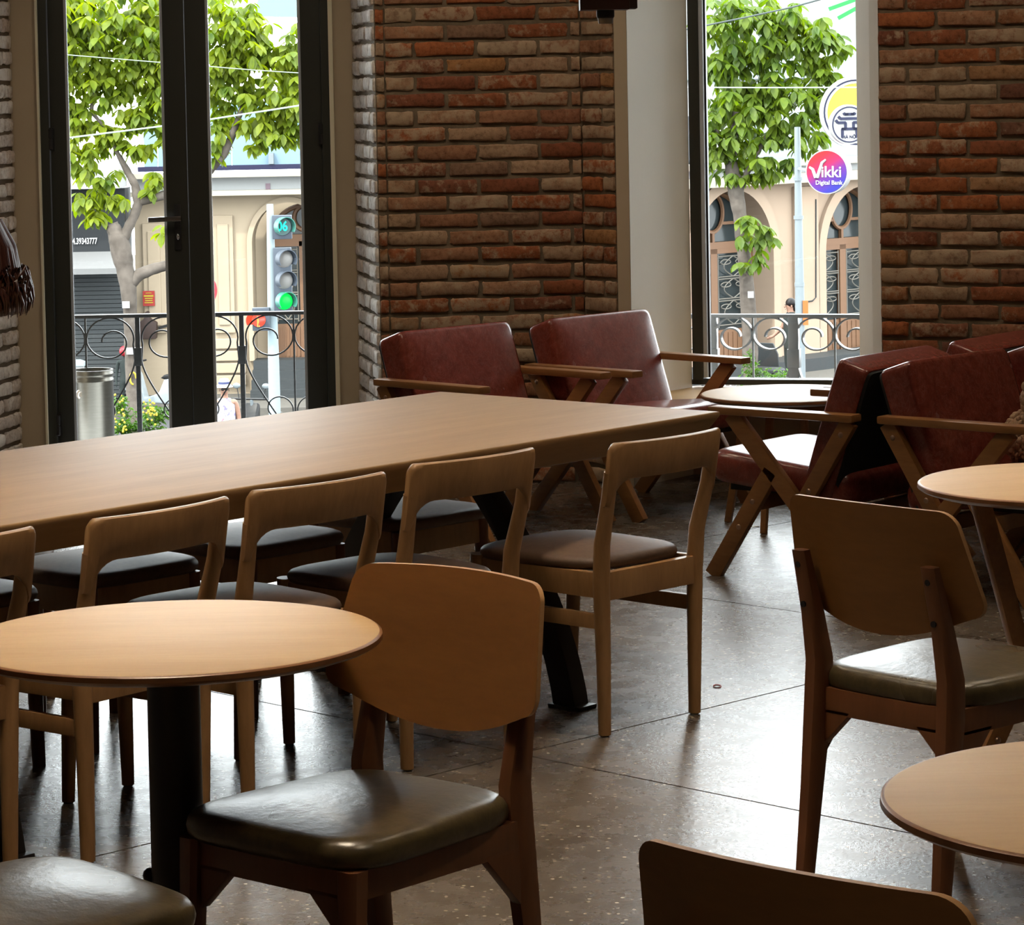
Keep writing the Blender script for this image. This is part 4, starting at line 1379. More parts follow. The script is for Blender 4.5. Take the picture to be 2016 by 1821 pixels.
# set-back upper storey: blue sheet panels
xp = [L(u, 300)[0] for u in (272, 300, 350, 448, 586, 660, 760)]
zp0, zp1 = z2_ + 0.1, L(500, 200)[1]
for i in range(6):
    G().box(((xp[i] + xp[i + 1]) / 2, 0.9, (zp0 + zp1) / 2), (xp[i + 1] - xp[i] - 0.02, 0.1, zp1 - zp0)).build('wall_panel', 'blue_panel', bl, smooth=0)
G().box(((xl0 + xl1) / 2, 0.8, zp0 + 0.05), (xl1 - xl0, 0.12, 0.10)).build('base_strip', mat('navy', (0.03, 0.03, 0.10), 0.5), bl, smooth=0)
xs, zs_ = L(528, 314)
G().box((xs, 0.78, zs_), (0.10, 0.14, 0.22)).build('meter_box', 'galv', bl, smooth=0)
xs, zs_ = L(530, 366)
G().box((xs, -0.31, zs_), (0.09, 0.02, 0.12)).build('notice', mat('mauve', (0.5, 0.35, 0.42), 0.7), bl, smooth=0)
# upper right: pale corrugated roof edge under the sky
xr0, zr0 = L(480, 28)
xr1, zr1 = L(720, -30)
G().prism([(xr0, zr0), (xr1, zr0 - 0.1), (xr1, zr1), (xr0 + 0.2, zr1)], 2.0, 2.2, lambda a, b, h: (a, h, b)).build('roof_sheet', mat('roof_sheet', (0.38, 0.52, 0.52), 0.7), bl, smooth=0)

# red notice and wall lamp on the wall
def sign_at(name, u0, v0, u1, v1, Y, material, label, cat, th=0.03):
    a, b = at_y(u0, v0, Y), at_y(u1, v1, Y)
    e = empty(name, ((a.x + b.x) / 2, Y, (a.z + b.z) / 2), 0, label, cat)
    G().box((0, 0, 0), (abs(b.x - a.x), th, abs(a.z - b.z))).build('plate', material, e, smooth=0)
    return e, abs(b.x - a.x), abs(a.z - b.z)

def text(parent, body, size, loc, material, rot=(PI / 2, 0, 0), ext=0.004, name='lettering', sx=1.0, bold=0.0):
    cu = bpy.data.curves.new(name, 'FONT')
    cu.body = body
    cu.size = size
    cu.align_x = 'CENTER'
    cu.align_y = 'CENTER'
    cu.extrude = ext
    cu.offset = bold
    cu.resolution_u = 3
    tmp = bpy.data.objects.new(name + '_tmp', cu)
    COL.objects.link(tmp)
    dg = bpy.context.evaluated_depsgraph_get()
    me = bpy.data.meshes.new_from_object(tmp.evaluated_get(dg))
    bpy.data.objects.remove(tmp)
    me.materials.clear()
    me.materials.append(M[material] if isinstance(material, str) else material)
    o = bpy.data.objects.new(name, me)
    COL.objects.link(o)
    o.parent = parent
    o.location = loc
    o.rotation_euler = rot
    o.scale = (sx, 1, 1)
    return o

e, w_, h_ = sign_at('notice_board', 281, 573, 305, 602, 59.85, 'red_sign', 'small red notice board with yellow lines of text on the peach wall', 'sign')
for k, (zz, ww, hh) in enumerate(((0.36, 0.5, 0.05), (0.17, 0.8, 0.12), (0.0, 0.66, 0.07), (-0.14, 0.62, 0.07), (-0.28, 0.72, 0.07))):
    G().box((0, -0.02, zz * h_), (ww * w_, 0.012, hh * h_)).build('text_line', 'yellow_paint', e, smooth=0)
p = at_y(291, 647, 59.8)
e = empty('wall_lantern', p, 0, 'dark iron lantern fixed to the peach wall beside the tree', 'lantern')
G().prism([(-0.17, -0.2), (0.17, -0.2), (0.19, 0.12), (0.06, 0.2), (0.03, 0.34), (-0.03, 0.34), (-0.06, 0.2), (-0.19, 0.12)], -0.14, 0.14, lambda a, b, h: (a, h, b)).build('lantern_body', mat('lantern_brown', (0.10, 0.06, 0.05), 0.6), e, 0.02)
G().plank((0.2, 0.1, 0.0), (0.42, 0.1, 0.06), (0, 1, 0), 0.05, 0.05).build('bracket', 'black_plastic', e)
p = at_y(421, 571, 40.0)
e = empty('round_red_sign', (p.x - 0.19, 40.0, p.z), 0, 'round red sign mostly hidden behind the door stile', 'sign')
G().lathe([(0.01, -0.02), (0.235, -0.02), (0.235, 0.02), (0.01, 0.02)], 40, (0, 0, 0), 'Y').build('disc', mat('signal_red', (0.85, 0.05, 0.07), 0.4), e)
G().tube([(0, 0.05, 0.2), (0, 0.05, STREET - p.z)], 0.035, 10).build('pole', 'galv', e)

# left: dark shop with roller shutter
bs = empty('shuttered_shop', (0, 59.0, 0), 0, 'dark shop front with a closed grey roller shutter, left of the tree', 'building')
def S(u, v):
    p = at_y(u, v, 59.0)
    return p.x, p.z
x0, x1 = S(20, 500)[0], S(247, 500)[0]
zsh, zaw, ztop = S(200, 530)[1], S(200, 512)[1], S(200, 372)[1]
G().box(((x0 + x1) / 2, 0.6, (STREET + ztop) / 2), (x1 - x0, 0.9, ztop - STREET)).build('wall', 'slate_dark', bs, smooth=0)
nsl = 30
for k in range(nsl):
    z = STREET + 0.2 + (zsh - STREET - 0.2) * (k + 0.5) / nsl
    G().plank((x0, 0.05, z), (x1, 0.05, z), (0, 1, 0), (zsh - STREET - 0.2) / nsl * 0.86, 0.03).build('shutter_slat', 'slate', bs, smooth=0)
G().prism([(0.1, zaw + 0.22), (-0.75, zsh + 0.06), (-0.75, zsh - 0.05), (0.1, zaw - 0.1)], x0, x1 - 0.05, lambda a, b, h: (h, a, b)).build('awning', 'awning_cloth', bs, smooth=0)
sb = G().box(((x0 + x1) / 2, 0.03, (S(200, 505)[1] + S(200, 400)[1]) / 2), (x1 - x0, 0.12, S(200, 400)[1] - S(200, 505)[1])).build('sign_board', 'slate_dark', bs, smooth=0)
tx, tz = S(162, 475)
text(sb, '- 04.39343777', 0.165, (tx, -0.05, tz), 'white_letter', ext=0.01, sx=0.62, bold=0.004)
G().box(((x0 + x1) / 2, -0.1, ztop + 0.28), (x1 - x0, 1.2, 0.5)).build('canopy', 'white_band', bs, smooth=0)

# right wing, running back to the right, with two arches in the window view
RW_O = at_y(1300, 500, 60.5)
YAW_B = math.radians(44)
br = empty('arcade_building', (RW_O.x, 60.5, 0), YAW_B, 'peach building with arched timber doors seen through the window', 'building')
br_m = Matrix.Translation((RW_O.x, 60.5, 0)) @ Matrix.Rotation(YAW_B, 4, 'Z')
def Rw(u, v, y=0.0):
    """point on the wing's face (its local y) hit by a sight line"""
    r = ray(u, v)
    inv = br_m.inverted()
    o = inv @ Vector((0, 0, EYE))
    d = inv.to_3x3() @ r
    t = (y - o.y) / d.y
    q = o + d * t
    return q.x, q.z
ac = []
for ul, ur, vt in ((1362, 1517, 374), (1620, 1766, 366)):
    l, r = Rw(ul, 560)[0], Rw(ur, 560)[0]
    c, rad = (l + r) / 2, (r - l) / 2
    top = Rw((ul + ur) / 2, vt)[1]
    ac.append((c, rad, top - rad * 1.12))
zc2 = Rw(1500, 362)[1]
s_end = Rw(1850, 500)[0]
arch_wall(G(), -2.0, s_end, STREET + 0.1, zc2, ac, 0, 0.55).build('wall', 'facade_pink', br, smooth=0)
for c, rad, zsx in ac:
    arch_band(c, rad, zsx, STREET + 0.15, 0.22, 0.10).build('arch_moulding', 'facade_pink', br, smooth=40)
    G().box((c, 0.80, (STREET + zc2) / 2), (rad * 2.6, 0.1, zc2 - STREET)).build('inner_wall', 'facade_pink', br, smooth=0)
    arched_door(br, c, rad, zsx, STREET + 0.3, 0.52)
G().box(((s_end - 2) / 2, -0.2, zc2 + 0.10), (s_end + 2, 0.5, 0.2)).build('cornice', 'cream_band', br, smooth=0)
zf = Rw(1500, 328)[1]
nf = 6
for k in range(nf):
    a, b = -2 + (s_end + 2) * k / nf, -2 + (s_end + 2) * (k + 1) / nf
    G().box(((a + b) / 2, -0.1, (zc2 + 0.2 + zf) / 2), (b - a - 0.03, 0.3, zf - zc2 - 0.2)).build('fascia_panel', 'white_band', br, smooth=0)
G().box(((s_end - 2) / 2, -0.2, zf + 0.06), (s_end + 2, 0.5, 0.12)).build('coping', 'cream_band', br, smooth=0)
zu = Rw(1500, 225)[1]
for k in range(6):
    a, b = -2 + (s_end + 2) * k / 6, -2 + (s_end + 2) * (k + 1) / 6
    G().box(((a + b) / 2, 0.6, (zf + zu) / 2), (b - a - 0.06, 0.2, zu - zf)).build('upper_panel', ('pale_blue', 'win_dark', 'white_band', 'pale_blue', 'pale_blue', 'white_band')[k], br, smooth=0)
# pilaster between the arches, wall cable
x0_, x1_ = Rw(1560, 500)[0], Rw(1604, 500)[0]
G().box(((x0_ + x1_) / 2, -0.06, (STREET + zc2) / 2), (x1_ - x0_, 0.12, zc2 - STREET - 0.2)).build('pilaster', 'facade_pink', br, 0.015, smooth=0)
pts = [Rw(1597, 392), Rw(1597, 585), Rw(1590, 592), Rw(1575, 594)]
G().tube([(a, -0.13, b) for a, b in pts], 0.016, 5).build('cable', 'slate', br)
G().box((s_end / 2, -0.45, STREET + 0.28), (s_end + 2, 0.9, 0.26)).build('step', 'slate', br, smooth=0)

# plain pale block behind everything on the right, roofs and the green bars
pb = empty('office_block', (6.0, 78.0, 0), 0, 'pale glass-and-concrete block behind the tree at the upper right', 'building')
G().box((3.0, 2, 2.0), (14.0, 3.0, 13.0)).build('wall', mat('pale_block', (0.66, 0.72, 0.72), 0.6), pb, smooth=0)
for k in range(5):
    G().box((-1.6 + 2.4 * k, 0.46, 2.1), (1.9, 0.1, 1.1)).build('window', 'pale_blue', pb, smooth=0)
    G().box((-1.6 + 2.4 * k, 0.46, 4.6), (1.9, 0.1, 1.1)).build('window', 'pale_blue', pb, smooth=0)
M['green_bar'] = mat('green_bar', (0.04, 0.55, 0.12), 0.5)
for k, (u0, v0, u1, v1) in enumerate(((1632, 18, 1682, 0), (1650, 36, 1690, 14))):
    a, b = at_y(u0, v0, 70.0), at_y(u1, v1, 70.0)
    d = b - a
    G().plank(Vector((a.x - 6, 70.0 - 78.0, a.z)), Vector((b.x + d.x * 1.5 - 6, 70.0 - 78.0, b.z + d.z * 1.5)), (0, 1, 0), 0.09, 0.09).build('green_bar', 'green_bar', pb)

# ---- round illuminated signs on the lamp pole
PY = 52.0
pp = at_y(1574, 560, PY)
pole = empty('lamp_pole', (pp.x, PY, STREET), 0, 'tall grey steel pole in front of the arches seen through the window', 'pole')
ptop = at_y(1572, 250, PY).z - STREET
G().lathe([(0.01, 0), (0.085, 0.0), (0.08, 2.5), (0.05, ptop), (0.01, ptop)], 20).build('shaft', 'galv', pole)
for v in (352, 428, 560):
    z = at_y(1574, v, PY).z - STREET
    G().lathe([(0.05, z - 0.03), (0.085, z - 0.03), (0.085, z + 0.03), (0.05, z + 0.03)], 20).build('clamp', 'galv', pole)
a, b = at_y(1582, 592, PY - 0.1), at_y(1590, 640, PY - 0.1)
G().box(((a.x + b.x) / 2 - pp.x, -0.09, (a.z + b.z) / 2 - STREET), (0.09, 0.03, a.z - b.z)).build('orange_plate', mat('orange', (0.9, 0.25, 0.06), 0.5), pole)

def disc_sign(name, u, v, ru, rv, Y, label, turn):
    p = at_y(u, v, Y)
    R = rv / F * Y
    e = empty(name, p, turn, label, 'sign')
    return e, R
# bank sign: red-to-violet disc in a white box
e, R = disc_sign('bank_sign', 1630, 338, 35, 43, 50.0, 'round red and violet bank sign with white lettering above the arches', math.radians(-26))
m_, nt_, b_ = new_mat('bank_sign_face')
tc_ = N(nt_, 'ShaderNodeTexCoord')
sp_ = N(nt_, 'ShaderNodeSeparateXYZ')
nt_.links.new(tc_.outputs['Object'], sp_.inputs[0])
ma = N(nt_, 'ShaderNodeMath', operation='MULTIPLY_ADD')
ma.inputs[1].default_value = 0.55
nt_.links.new(sp_.outputs['X'], ma.inputs[0])
mb = N(nt_, 'ShaderNodeMath', operation='MULTIPLY')
mb.inputs[1].default_value = -1.0
nt_.links.new(sp_.outputs['Z'], mb.inputs[0])
nt_.links.new(mb.outputs[0], ma.inputs[2])
mrr = N(nt_, 'ShaderNodeMapRange')
mrr.inputs[1].default_value = -R
mrr.inputs[2].default_value = R
nt_.links.new(ma.outputs[0], mrr.inputs[0])
rp = ramp(nt_, [(0.05, dim((0.75, 0.02, 0.03))), (0.35, dim((0.60, 0.015, 0.13))), (0.6, dim((0.20, 0.03, 0.38))), (0.95, dim((0.04, 0.04, 0.48)))])
b_.inputs['Specular IOR Level'].default_value = 0.15
nt_.links.new(mrr.outputs[0], rp.inputs[0])
nt_.links.new(rp.outputs[0], b_.inputs['Base Color'])
M['bank_face'] = m_
G().lathe([(0.01, -0.06), (R * 1.02, -0.06), (R * 1.02, 0.14), (0.01, 0.14)], 48, (0, 0, 0), 'Y').build('sign_box', 'white_paint', e)
fc = G().lathe([(0.01, -0.072), (R * 0.965, -0.072), (R * 0.965, -0.055), (0.01, -0.055)], 48, (0, 0, 0), 'Y').build('sign_face', 'bank_face', e)
text(e, 'ikki', R * 0.72, (R * 0.24, -0.078, -R * 0.02), 'white_letter', bold=R * 0.012)
vv = [(-R * 0.82, R * 0.22), (-R * 0.66, R * 0.12), (-R * 0.52, -R * 0.26), (-R * 0.44, -R * 0.26), (-R * 0.20, R * 0.42), (-R * 0.02, R * 0.56)]
g = G().tube([(a, -0.078, b) for a, b in vv], [R * 0.05, R * 0.075, R * 0.085, R * 0.085, R * 0.07, R * 0.045], 8)
g.build('lettering', 'white_letter', e)
text(e, 'Digital Bank', R * 0.27, (R * 0.12, -0.078, -R * 0.50), 'white_letter', bold=R * 0.004)
d_ = Matrix.Rotation(math.radians(26), 3, 'Z') @ (Vector((pp.x, PY, e.location.z)) - e.location)
G().plank((-R * 0.6, 0.14, 0), d_, (0, 0, 1), 0.04, 0.04).build('arm', 'galv', e)

# city emblem sign: white disc, navy ring, gate pavilion
NAVY = mat('emblem_navy', (0.03, 0.035, 0.10), 0.5)
e, R = disc_sign('emblem_sign', 1671, 245, 40, 39, 49.0, 'round white sign with a navy gate-pavilion emblem, partly behind the window jamb', math.radians(12))
G().lathe([(0.01, -0.03), (R, -0.03), (R, 0.08), (0.01, 0.08)], 48, (0, 0, 0), 'Y').build('disc', 'white_paint', e)
def ring(r0, r1, y0, y1, n=48):
    g = G()
    rings = []
    for k in range(n + 1):
        a = 2 * PI * k / n
        c_, s_ = math.cos(a), math.sin(a)
        rings.append([Vector((r0 * c_, y0, r0 * s_)), Vector((r1 * c_, y0, r1 * s_)), Vector((r1 * c_, y1, r1 * s_)), Vector((r0 * c_, y1, r0 * s_))])
    return g.loft(rings, caps=False)
ring(R * 0.85, R * 0.91, -0.045, -0.028).build('ring', NAVY, e)
g = G()
tk = R * 0.055
def bar(x0, z0, x1, z1):
    g.plank((x0 * R, -0.038, z0 * R), (x1 * R, -0.038, z1 * R), (0, 1, 0), tk * 2.5, 0.02)
for s in (-1, 1):
    bar(s * 0.06 - 0.0, 0.52, s * 0.25, 0.52)
    bar(s * 0.25, 0.50, s * 0.30, 0.60)
    bar(0, 0.30, s * 0.48, 0.30)
    bar(s * 0.48, 0.30, s * 0.58, 0.42)
    bar(s * 0.20, 0.10, s * 0.62, 0.10)
    bar(s * 0.62, 0.10, s * 0.72, 0.24)
    bar(s * 0.21, 0.12, s * 0.21, -0.22)
    bar(s * 0.21, -0.22, s * 0.42, -0.22)
    bar(s * 0.38, -0.22, s * 0.38, -0.66)
bar(-0.25, 0.52, 0.25, 0.52)
bar(-0.42, -0.22, 0.42, -0.22)
g.build('emblem', NAVY, e)
text(e, 'HÀ NỘI', R * 0.22, (0, -0.036, -R * 0.63), NAVY, bold=R * 0.004)
G().tube([(0, 0.12, 0), (1.5, 0.12, 0), (1.5, 0.12, STREET - e.location.z)], 0.04, 8).build('post', 'galv', e)
# yellow crescent sign behind it
e, R = disc_sign('yellow_sign', 1684, 221, 50, 71, 51.0, 'yellow sign with white and black rim half hidden behind the round emblem sign', 0.1)
G().lathe([(0.01, -0.03), (R * 0.80, -0.03), (R * 0.80, 0.05), (0.01, 0.05)], 48, (0, 0, 0), 'Y').build('face', mat('sign_yellow', (0.88, 0.72, 0.08), 0.5), e)
ring(R * 0.80, R * 0.86, -0.04, 0.05).build('inner_rim', 'white_paint', e)
ring(R * 0.86, R * 0.91, -0.03, 0.05).build('dark_rim', NAVY, e)
ring(R * 0.91, R * 1.0, -0.04, 0.05).build('outer_rim', 'white_paint', e)
G().tube([(0, 0.12, 0), (1.7, 0.12, 0), (1.7, 0.12, STREET - e.location.z)], 0.04, 8).build('post', 'galv', e)

# ---- traffic light
TY = 45.0
tp = at_y(536, 600, TY)
tl = empty('traffic_light', (tp.x, TY, STREET), 0, 'traffic light with green countdown 06 and a green lamp on a pale blue pole', 'traffic light')
ph = at_y(531, 402, TY).z - STREET
G().lathe([(0.01, 0.0), (0.095, 0.0), (0.085, 2.0), (0.05, ph), (0.01, ph)], 20).build('pole', 'signal_blue', tl)
EM_C = mat('lamp_cyan', (0.0, 0.4, 0.35), 0.4, emit=(0.0, 0.95, 0.75), estr=1.0)
EM_G = mat('lamp_green', (0.0, 0.4, 0.05), 0.4, emit=(0.0, 1.0, 0.12), estr=0.95)
EM_R = mat('lamp_red', (0.5, 0.02, 0.02), 0.4, emit=(1.0, 0.12, 0.05), estr=0.9)
EM_Y = mat('lamp_amber', (0.6, 0.3, 0.05), 0.4, emit=(1.0, 0.55, 0.12), estr=1.2)
M['visor_green'] = mat('visor_green', (0.10, 0.38, 0.32), 0.4)
M['lens_grey'] = mat('lens_grey', (0.56, 0.54, 0.52), 0.3)
def tl_loc(u, v, y=0.0):
    p = at_y(u, v, TY + y)
    return Vector((p.x - tp.x, y, p.z - STREET))
def visor(c, r, turn, material, ln=0.16):
    g = G()
    rings = []
    for yy, rr in ((0.0, 1.0), (-ln, 1.04)):
        outer = [Vector((r * rr * math.cos(math.radians(a)), yy, r * rr * math.sin(math.radians(a)))) for a in range(-35, 216, 10)]
        inner = [Vector((p.x * 0.93, p.y, p.z * 0.93)) for p in reversed(outer)]
        rings.append(outer + inner)
    g.loft(rings)
    g.v = [tuple(Matrix.Rotation(turn, 3, 'Z') @ Vector(p) + c) for p in g.v]
    return g
TURN = math.radians(28)
def head(u0, v0, u1, v1):
    a, b = tl_loc(u0, v0, -0.15), tl_loc(u1, v1, -0.15)
    c = (a + b) / 2
    return G().box(c, (abs(b.x - a.x), 0.16, abs(a.z - b.z)), 0).build('signal_box', 'signal_grey', tl, 0.01)
hb = head(536, 424, 575, 470)
c = tl_loc(556, 446, -0.24)
G().lathe([(0.01, -0.02), (0.128, -0.02), (0.13, 0.01), (0.01, 0.01)], 28, c, 'Y').build('lamp', mat('lamp_face', (0.10, 0.22, 0.22), 0.3), hb)
text(hb, '06', 0.20, (c.x, c.y - 0.03, c.z), EM_C, ext=0.004, name='countdown_digits', sx=0.8, bold=0.006)
visor(c, 0.14, TURN, 'visor_green').build('visor', 'visor_green', hb)
hb = head(538, 488, 576, 614)
for k, v in enumerate((510, 552, 593)):
    c = tl_loc(559, v, -0.24)
    G().lathe([(0.01, -0.035), (0.06, -0.03), (0.11, -0.012), (0.128, 0.01), (0.01, 0.01)], 28, c, 'Y').build('lamp', EM_G if k == 2 else 'lens_grey', hb)
    visor(c, 0.142, TURN, 'signal_grey').build('visor', 'visor_green' if k == 2 else 'signal_grey', hb)
# pedestrian head on the left, showing red
hb = head(497, 606, 532, 650)
c = tl_loc(509, 630, -0.24)
G().lathe([(0.01, -0.015), (0.10, -0.015), (0.105, 0.01), (0.01, 0.01)], 28, c, 'Y').build('lamp', EM_R, hb)
g = G().ball(c + Vector((0, -0.03, 0.06)), 0.022, 10, 6)
g.box(c + Vector((0, -0.03, -0.005)), (0.04, 0.01, 0.09))
g.box(c + Vector((-0.012, -0.03, -0.07)), (0.016, 0.01, 0.06))
g.box(c + Vector((0.012, -0.03, -0.07)), (0.016, 0.01, 0.06))
g.build('standing_figure', EM_Y, hb)
visor(c, 0.115, -TURN, 'signal_grey').build('visor', EM_R, hb)

# ---- overhead wires, meeting at a street pole hidden behind the pier
UP = Vector((-0.05, 35.0, STREET))
up_ = empty('utility_pole', UP, 0, 'concrete utility pole hidden behind the brick pier, carrying the overhead wires', 'pole')
G().lathe([(0.01, 0), (0.16, 0), (0.11, 9.0), (0.01, 9.0)], 16).build('shaft', 'pavement', up_)
G().box((0, -0.1, 7.5), (1.2, 0.1, 0.1)).build('cross_arm', 'galv', up_)
for i, (Y, pts, lab, side) in enumerate(((36.0, ((90, 277), (330, 247), (420, 234), (640, 200)), 'twisted overhead cable rising across the left tree behind the door glass', 1),
                                   (38.0, ((390, 129), (500, 138), (640, 147)), 'thin overhead wire crossing the tree top in the right door leaf', 1),
                                   (34.0, ((1340, 60), (1460, 36), (1560, 14), (1720, -30)), 'dark overhead cable slanting across the tree top in the window', 0),
                                   (33.0, ((1330, 172), (1500, 172.5), (1720, 172)), 'pale level wire crossing the tree in the window', 0))):
    P = [at_y(u, v, Y) for u, v in pts]
    end = UP + Vector((0, -0.1, 6.9 + 0.15 * i))
    if side:
        P = [P[0] + (P[0] - P[1]) * 6] + P + [end]
    else:
        P = [end] + P + [P[-1] + (P[-1] - P[-2]) * 6]
    g = G().tube(P, (0.011, 0.006, 0.011, 0.007)[i], 6)
    tag(g.build('overhead_wire', mat('wire_%d' % i, ((0.8, 0.95, 0.95), (0.6, 0.75, 0.7), (0.12, 0.15, 0.15), (1.0, 1.1, 1.1))[i], 0.5)), lab, 'cable', 'overhead wires')

# ---- trees --------------------------------------------------------
def leaf_arrays():
    """a pointed leaf along +y, folded along its midrib: 12 triangles"""
    vs = [(0, 0, 0), (0, 0.3, -0.03), (0, 0.65, -0.05), (0, 1, -0.12),
          (-0.20, 0.22, 0.05), (-0.26, 0.5, 0.06), (-0.16, 0.8, 0.0), (0.20, 0.22, 0.05), (0.26, 0.5, 0.06), (0.16, 0.8, 0.0)]
    fs = [(0, 1, 4), (4, 1, 5), (1, 2, 5), (5, 2, 6), (2, 3, 6), (0, 7, 1), (7, 8, 1), (1, 8, 2), (8, 9, 2), (2, 9, 3)]
    return np.array(vs), np.array(fs)
LV, LF = leaf_arrays()

def leaf_frames(blobs, Y, size, dens, r, droop=(20, 80), depth=1.0):
    """drooping leaf clusters filling ellipsoids given by sight line, half sizes in pixels and depth"""
    mats = []
    k = Y / F
    for (u, v, ru, rv, *dy) in blobs:
        c = at_y(u, v, Y + (dy[0] if dy else 0))
        a, b = ru * k, rv * k
        n = int(PI * ru * rv / 205 * dens / 6) + 1
        for _ in range(n):
            d = Vector((r.gauss(0, 1), r.gauss(0, 1), r.gauss(0, 1))).normalized() * r.random() ** 0.42
            p = c + Vector((d.x * a, d.y * max(a, b) * depth, d.z * b))
            ph = r.random() * 2 * PI
            for q in range(6):
                az = ph + 2 * PI * q / 6 + r.uniform(-0.3, 0.3)
                dr = math.radians(r.uniform(*droop))
                yv = Vector((math.cos(az) * math.cos(dr), math.sin(az) * math.cos(dr), -math.sin(dr)))
                side = Vector((-math.sin(az), math.cos(az), 0))
                zv = side.cross(yv) * -1
                if zv.z < 0:
                    zv, side = -zv, -side
                R3 = Matrix((side, yv, zv)).transposed()
                tw = Matrix.Rotation(r.uniform(-0.5, 0.5), 3, yv)
                s = size * r.uniform(0.75, 1.2)
                mats.append(Matrix.Translation(p + yv * s * 0.12) @ (tw @ R3).to_4x4() @ Matrix.Scale(s, 4))
    return mats

def leaves(parent, mats, material, front=300):
    """the leaves nearest the camera are objects of their own, the rest one mass"""
    me = bpy.data.meshes.new('leaf')
    me.from_pydata(LV.tolist(), [], LF.tolist())
    me.shade_smooth()
    me.materials.append(M[material])
    order = sorted(range(len(mats)), key=lambda i: mats[i].translation.y)
    inv = parent.matrix_world.inverted() if parent.parent is None else Matrix()
    off = Matrix.Translation(-Vector(parent.location))
    for i in order[:front]:
        o = bpy.data.objects.new('leaf', me)
        COL.objects.link(o)
        o.parent = parent
        o.matrix_local = off @ mats[i]
    rest = order[front:]
    if rest:
        A = np.array([[list(row) for row in (off @ mats[i])] for i in rest])
        V = np.einsum('nij,vj->nvi', A[:, :3, :3], LV) + A[:, None, :3, 3]
        Fc = LF[None] + (np.arange(len(rest)) * len(LV))[:, None, None]
        m2 = bpy.data.meshes.new('foliage')
        m2.from_pydata(V.reshape(-1, 3).tolist(), [], Fc.reshape(-1, 3).tolist())
        m2.shade_smooth()
        m2.materials.append(M[material])
        o = bpy.data.objects.new('foliage', m2)
        COL.objects.link(o)
        o.parent = parent
        o['kind'] = 'stuff'

def limb(parent, pts, Y, name='branch', jit=0.0):
    """tapering limb through sight-line points (u, v, width in px[, depth offset])"""
    P, R = [], []
    # resample smoothly
    q = [(u, v, w, (d[0] if d else 0.0)) for u, v, w, *d in pts]
    for i in range(len(q) - 1):
        for s in range(4):
            t = s / 4
            P.append([q[i][k] + (q[i + 1][k] - q[i][k]) * t for k in range(4)])
    P.append(list(q[-1]))
    path, rad = [], []
    rr = random.Random(len(pts) * 7 + int(pts[0][0]))
    for u, v, w, d in P:
        p = at_y(u, v, Y + d) - parent.location
        path.append(p)
        rad.append(w / F * (Y + d) / 2 * rr.uniform(0.92, 1.08))
    return G().tube(path, rad, 12).build(name, 'bark', parent, smooth=60)

r_ = random.Random(21)
TY1 = 50.0
b0 = at_y(270, 930, TY1)
t1 = empty('street_tree', (b0.x, TY1, STREET), 0, 'leafy street tree with a forked grey trunk outside the glass door', 'tree', 'street trees')
gz = at_y(270, 912, TY1)
limb(t1, [(275, 925, 42), (268, 860, 33), (262, 760, 29), (258, 680, 27), (256, 610, 27), (252, 560, 33), (243, 515, 38), (234, 475, 40), (226, 455, 30), (220, 440, 24)], TY1, 'trunk')
limb(t1, [(236, 485, 26), (252, 450, 20), (264, 425, 18), (272, 400, 20), (266, 365, 17), (250, 335, 14), (236, 310, 11), (222, 285, 6)], TY1, 'branch')
limb(t1, [(256, 560, 24), (275, 540, 24), (300, 530, 22), (330, 522, 20), (372, 508, 18), (400, 470, 16)], TY1, 'branch')
limb(t1, [(270, 400, 15), (320, 385, 17), (370, 365, 18), (412, 335, 18), (440, 305, 17), (458, 265, 14), (472, 225, 11), (482, 190, 7)], TY1, 'branch')
limb(t1, [(205, 250, 5), (180, 220, 9), (185, 170, 8), (200, 120, 6)], TY1, 'branch')
lb = [(150, 245, 30, 28), (208, 255, 22, 24), (145, 190, 30, 30), (140, 300, 24, 26), (120, 60, 60, 80), (110, 150, 40, 60), (120, 20, 60, 50), (230, 260, 34, 24), (340, 260, 30, 30), (340, 120, 40, 60), (600, 150, 30, 60), (540, 230, 40, 30), (590, 240, 26, 40), (215, 40, 125, 85), (300, 60, 70, 80), (165, 110, 55, 60), (270, 140, 70, 60), (205, 165, 55, 40), (310, 205, 45, 50), (160, 225, 32, 28), (265, 225, 40, 35), (180, 290, 42, 26),
      (275, 290, 34, 22), (165, 335, 28, 22), (210, 345, 30, 18), (180, 385, 38, 22), (225, 385, 24, 18), (200, 420, 30, 16), (300, 350, 16, 16), (303, 375, 14, 14), (322, 455, 8, 18),
      (440, 40, 70, 75), (510, 55, 30, 45), (480, 105, 85, 50), (560, 110, 40, 40), (440, 165, 45, 45), (520, 175, 60, 45), (575, 190, 32, 60), (435, 235, 28, 30), (425, 290, 20, 25), (500, 240, 45, 30),
      (560, 265, 40, 20), (520, 275, 32, 14), (590, 60, 24, 24)]
leaves(t1, leaf_frames(lb, TY1, 0.225, 5.0, r_), 'leaf_bright')
a = at_y(248, 600, TY1 - 0.16) - t1.location
G().box(a, (0.12, 0.02, 0.11)).build('number_tag', 'white_paint', t1)
a = at_y(259, 691, TY1 - 0.14) - t1.location
G().box(a, (0.17, 0.03, 0.11)).build('white_tape', 'white_paint', t1)
a = at_y(262, 745, TY1 - 0.16) - t1.location
G().tube([(a.x + 0.05 * math.cos(t), a.y, a.z + 0.10 * math.sin(t)) for t in [0.4 * k for k in range(13)]], 0.016, 6).build('yellow_mark', 'yellow_paint', t1)

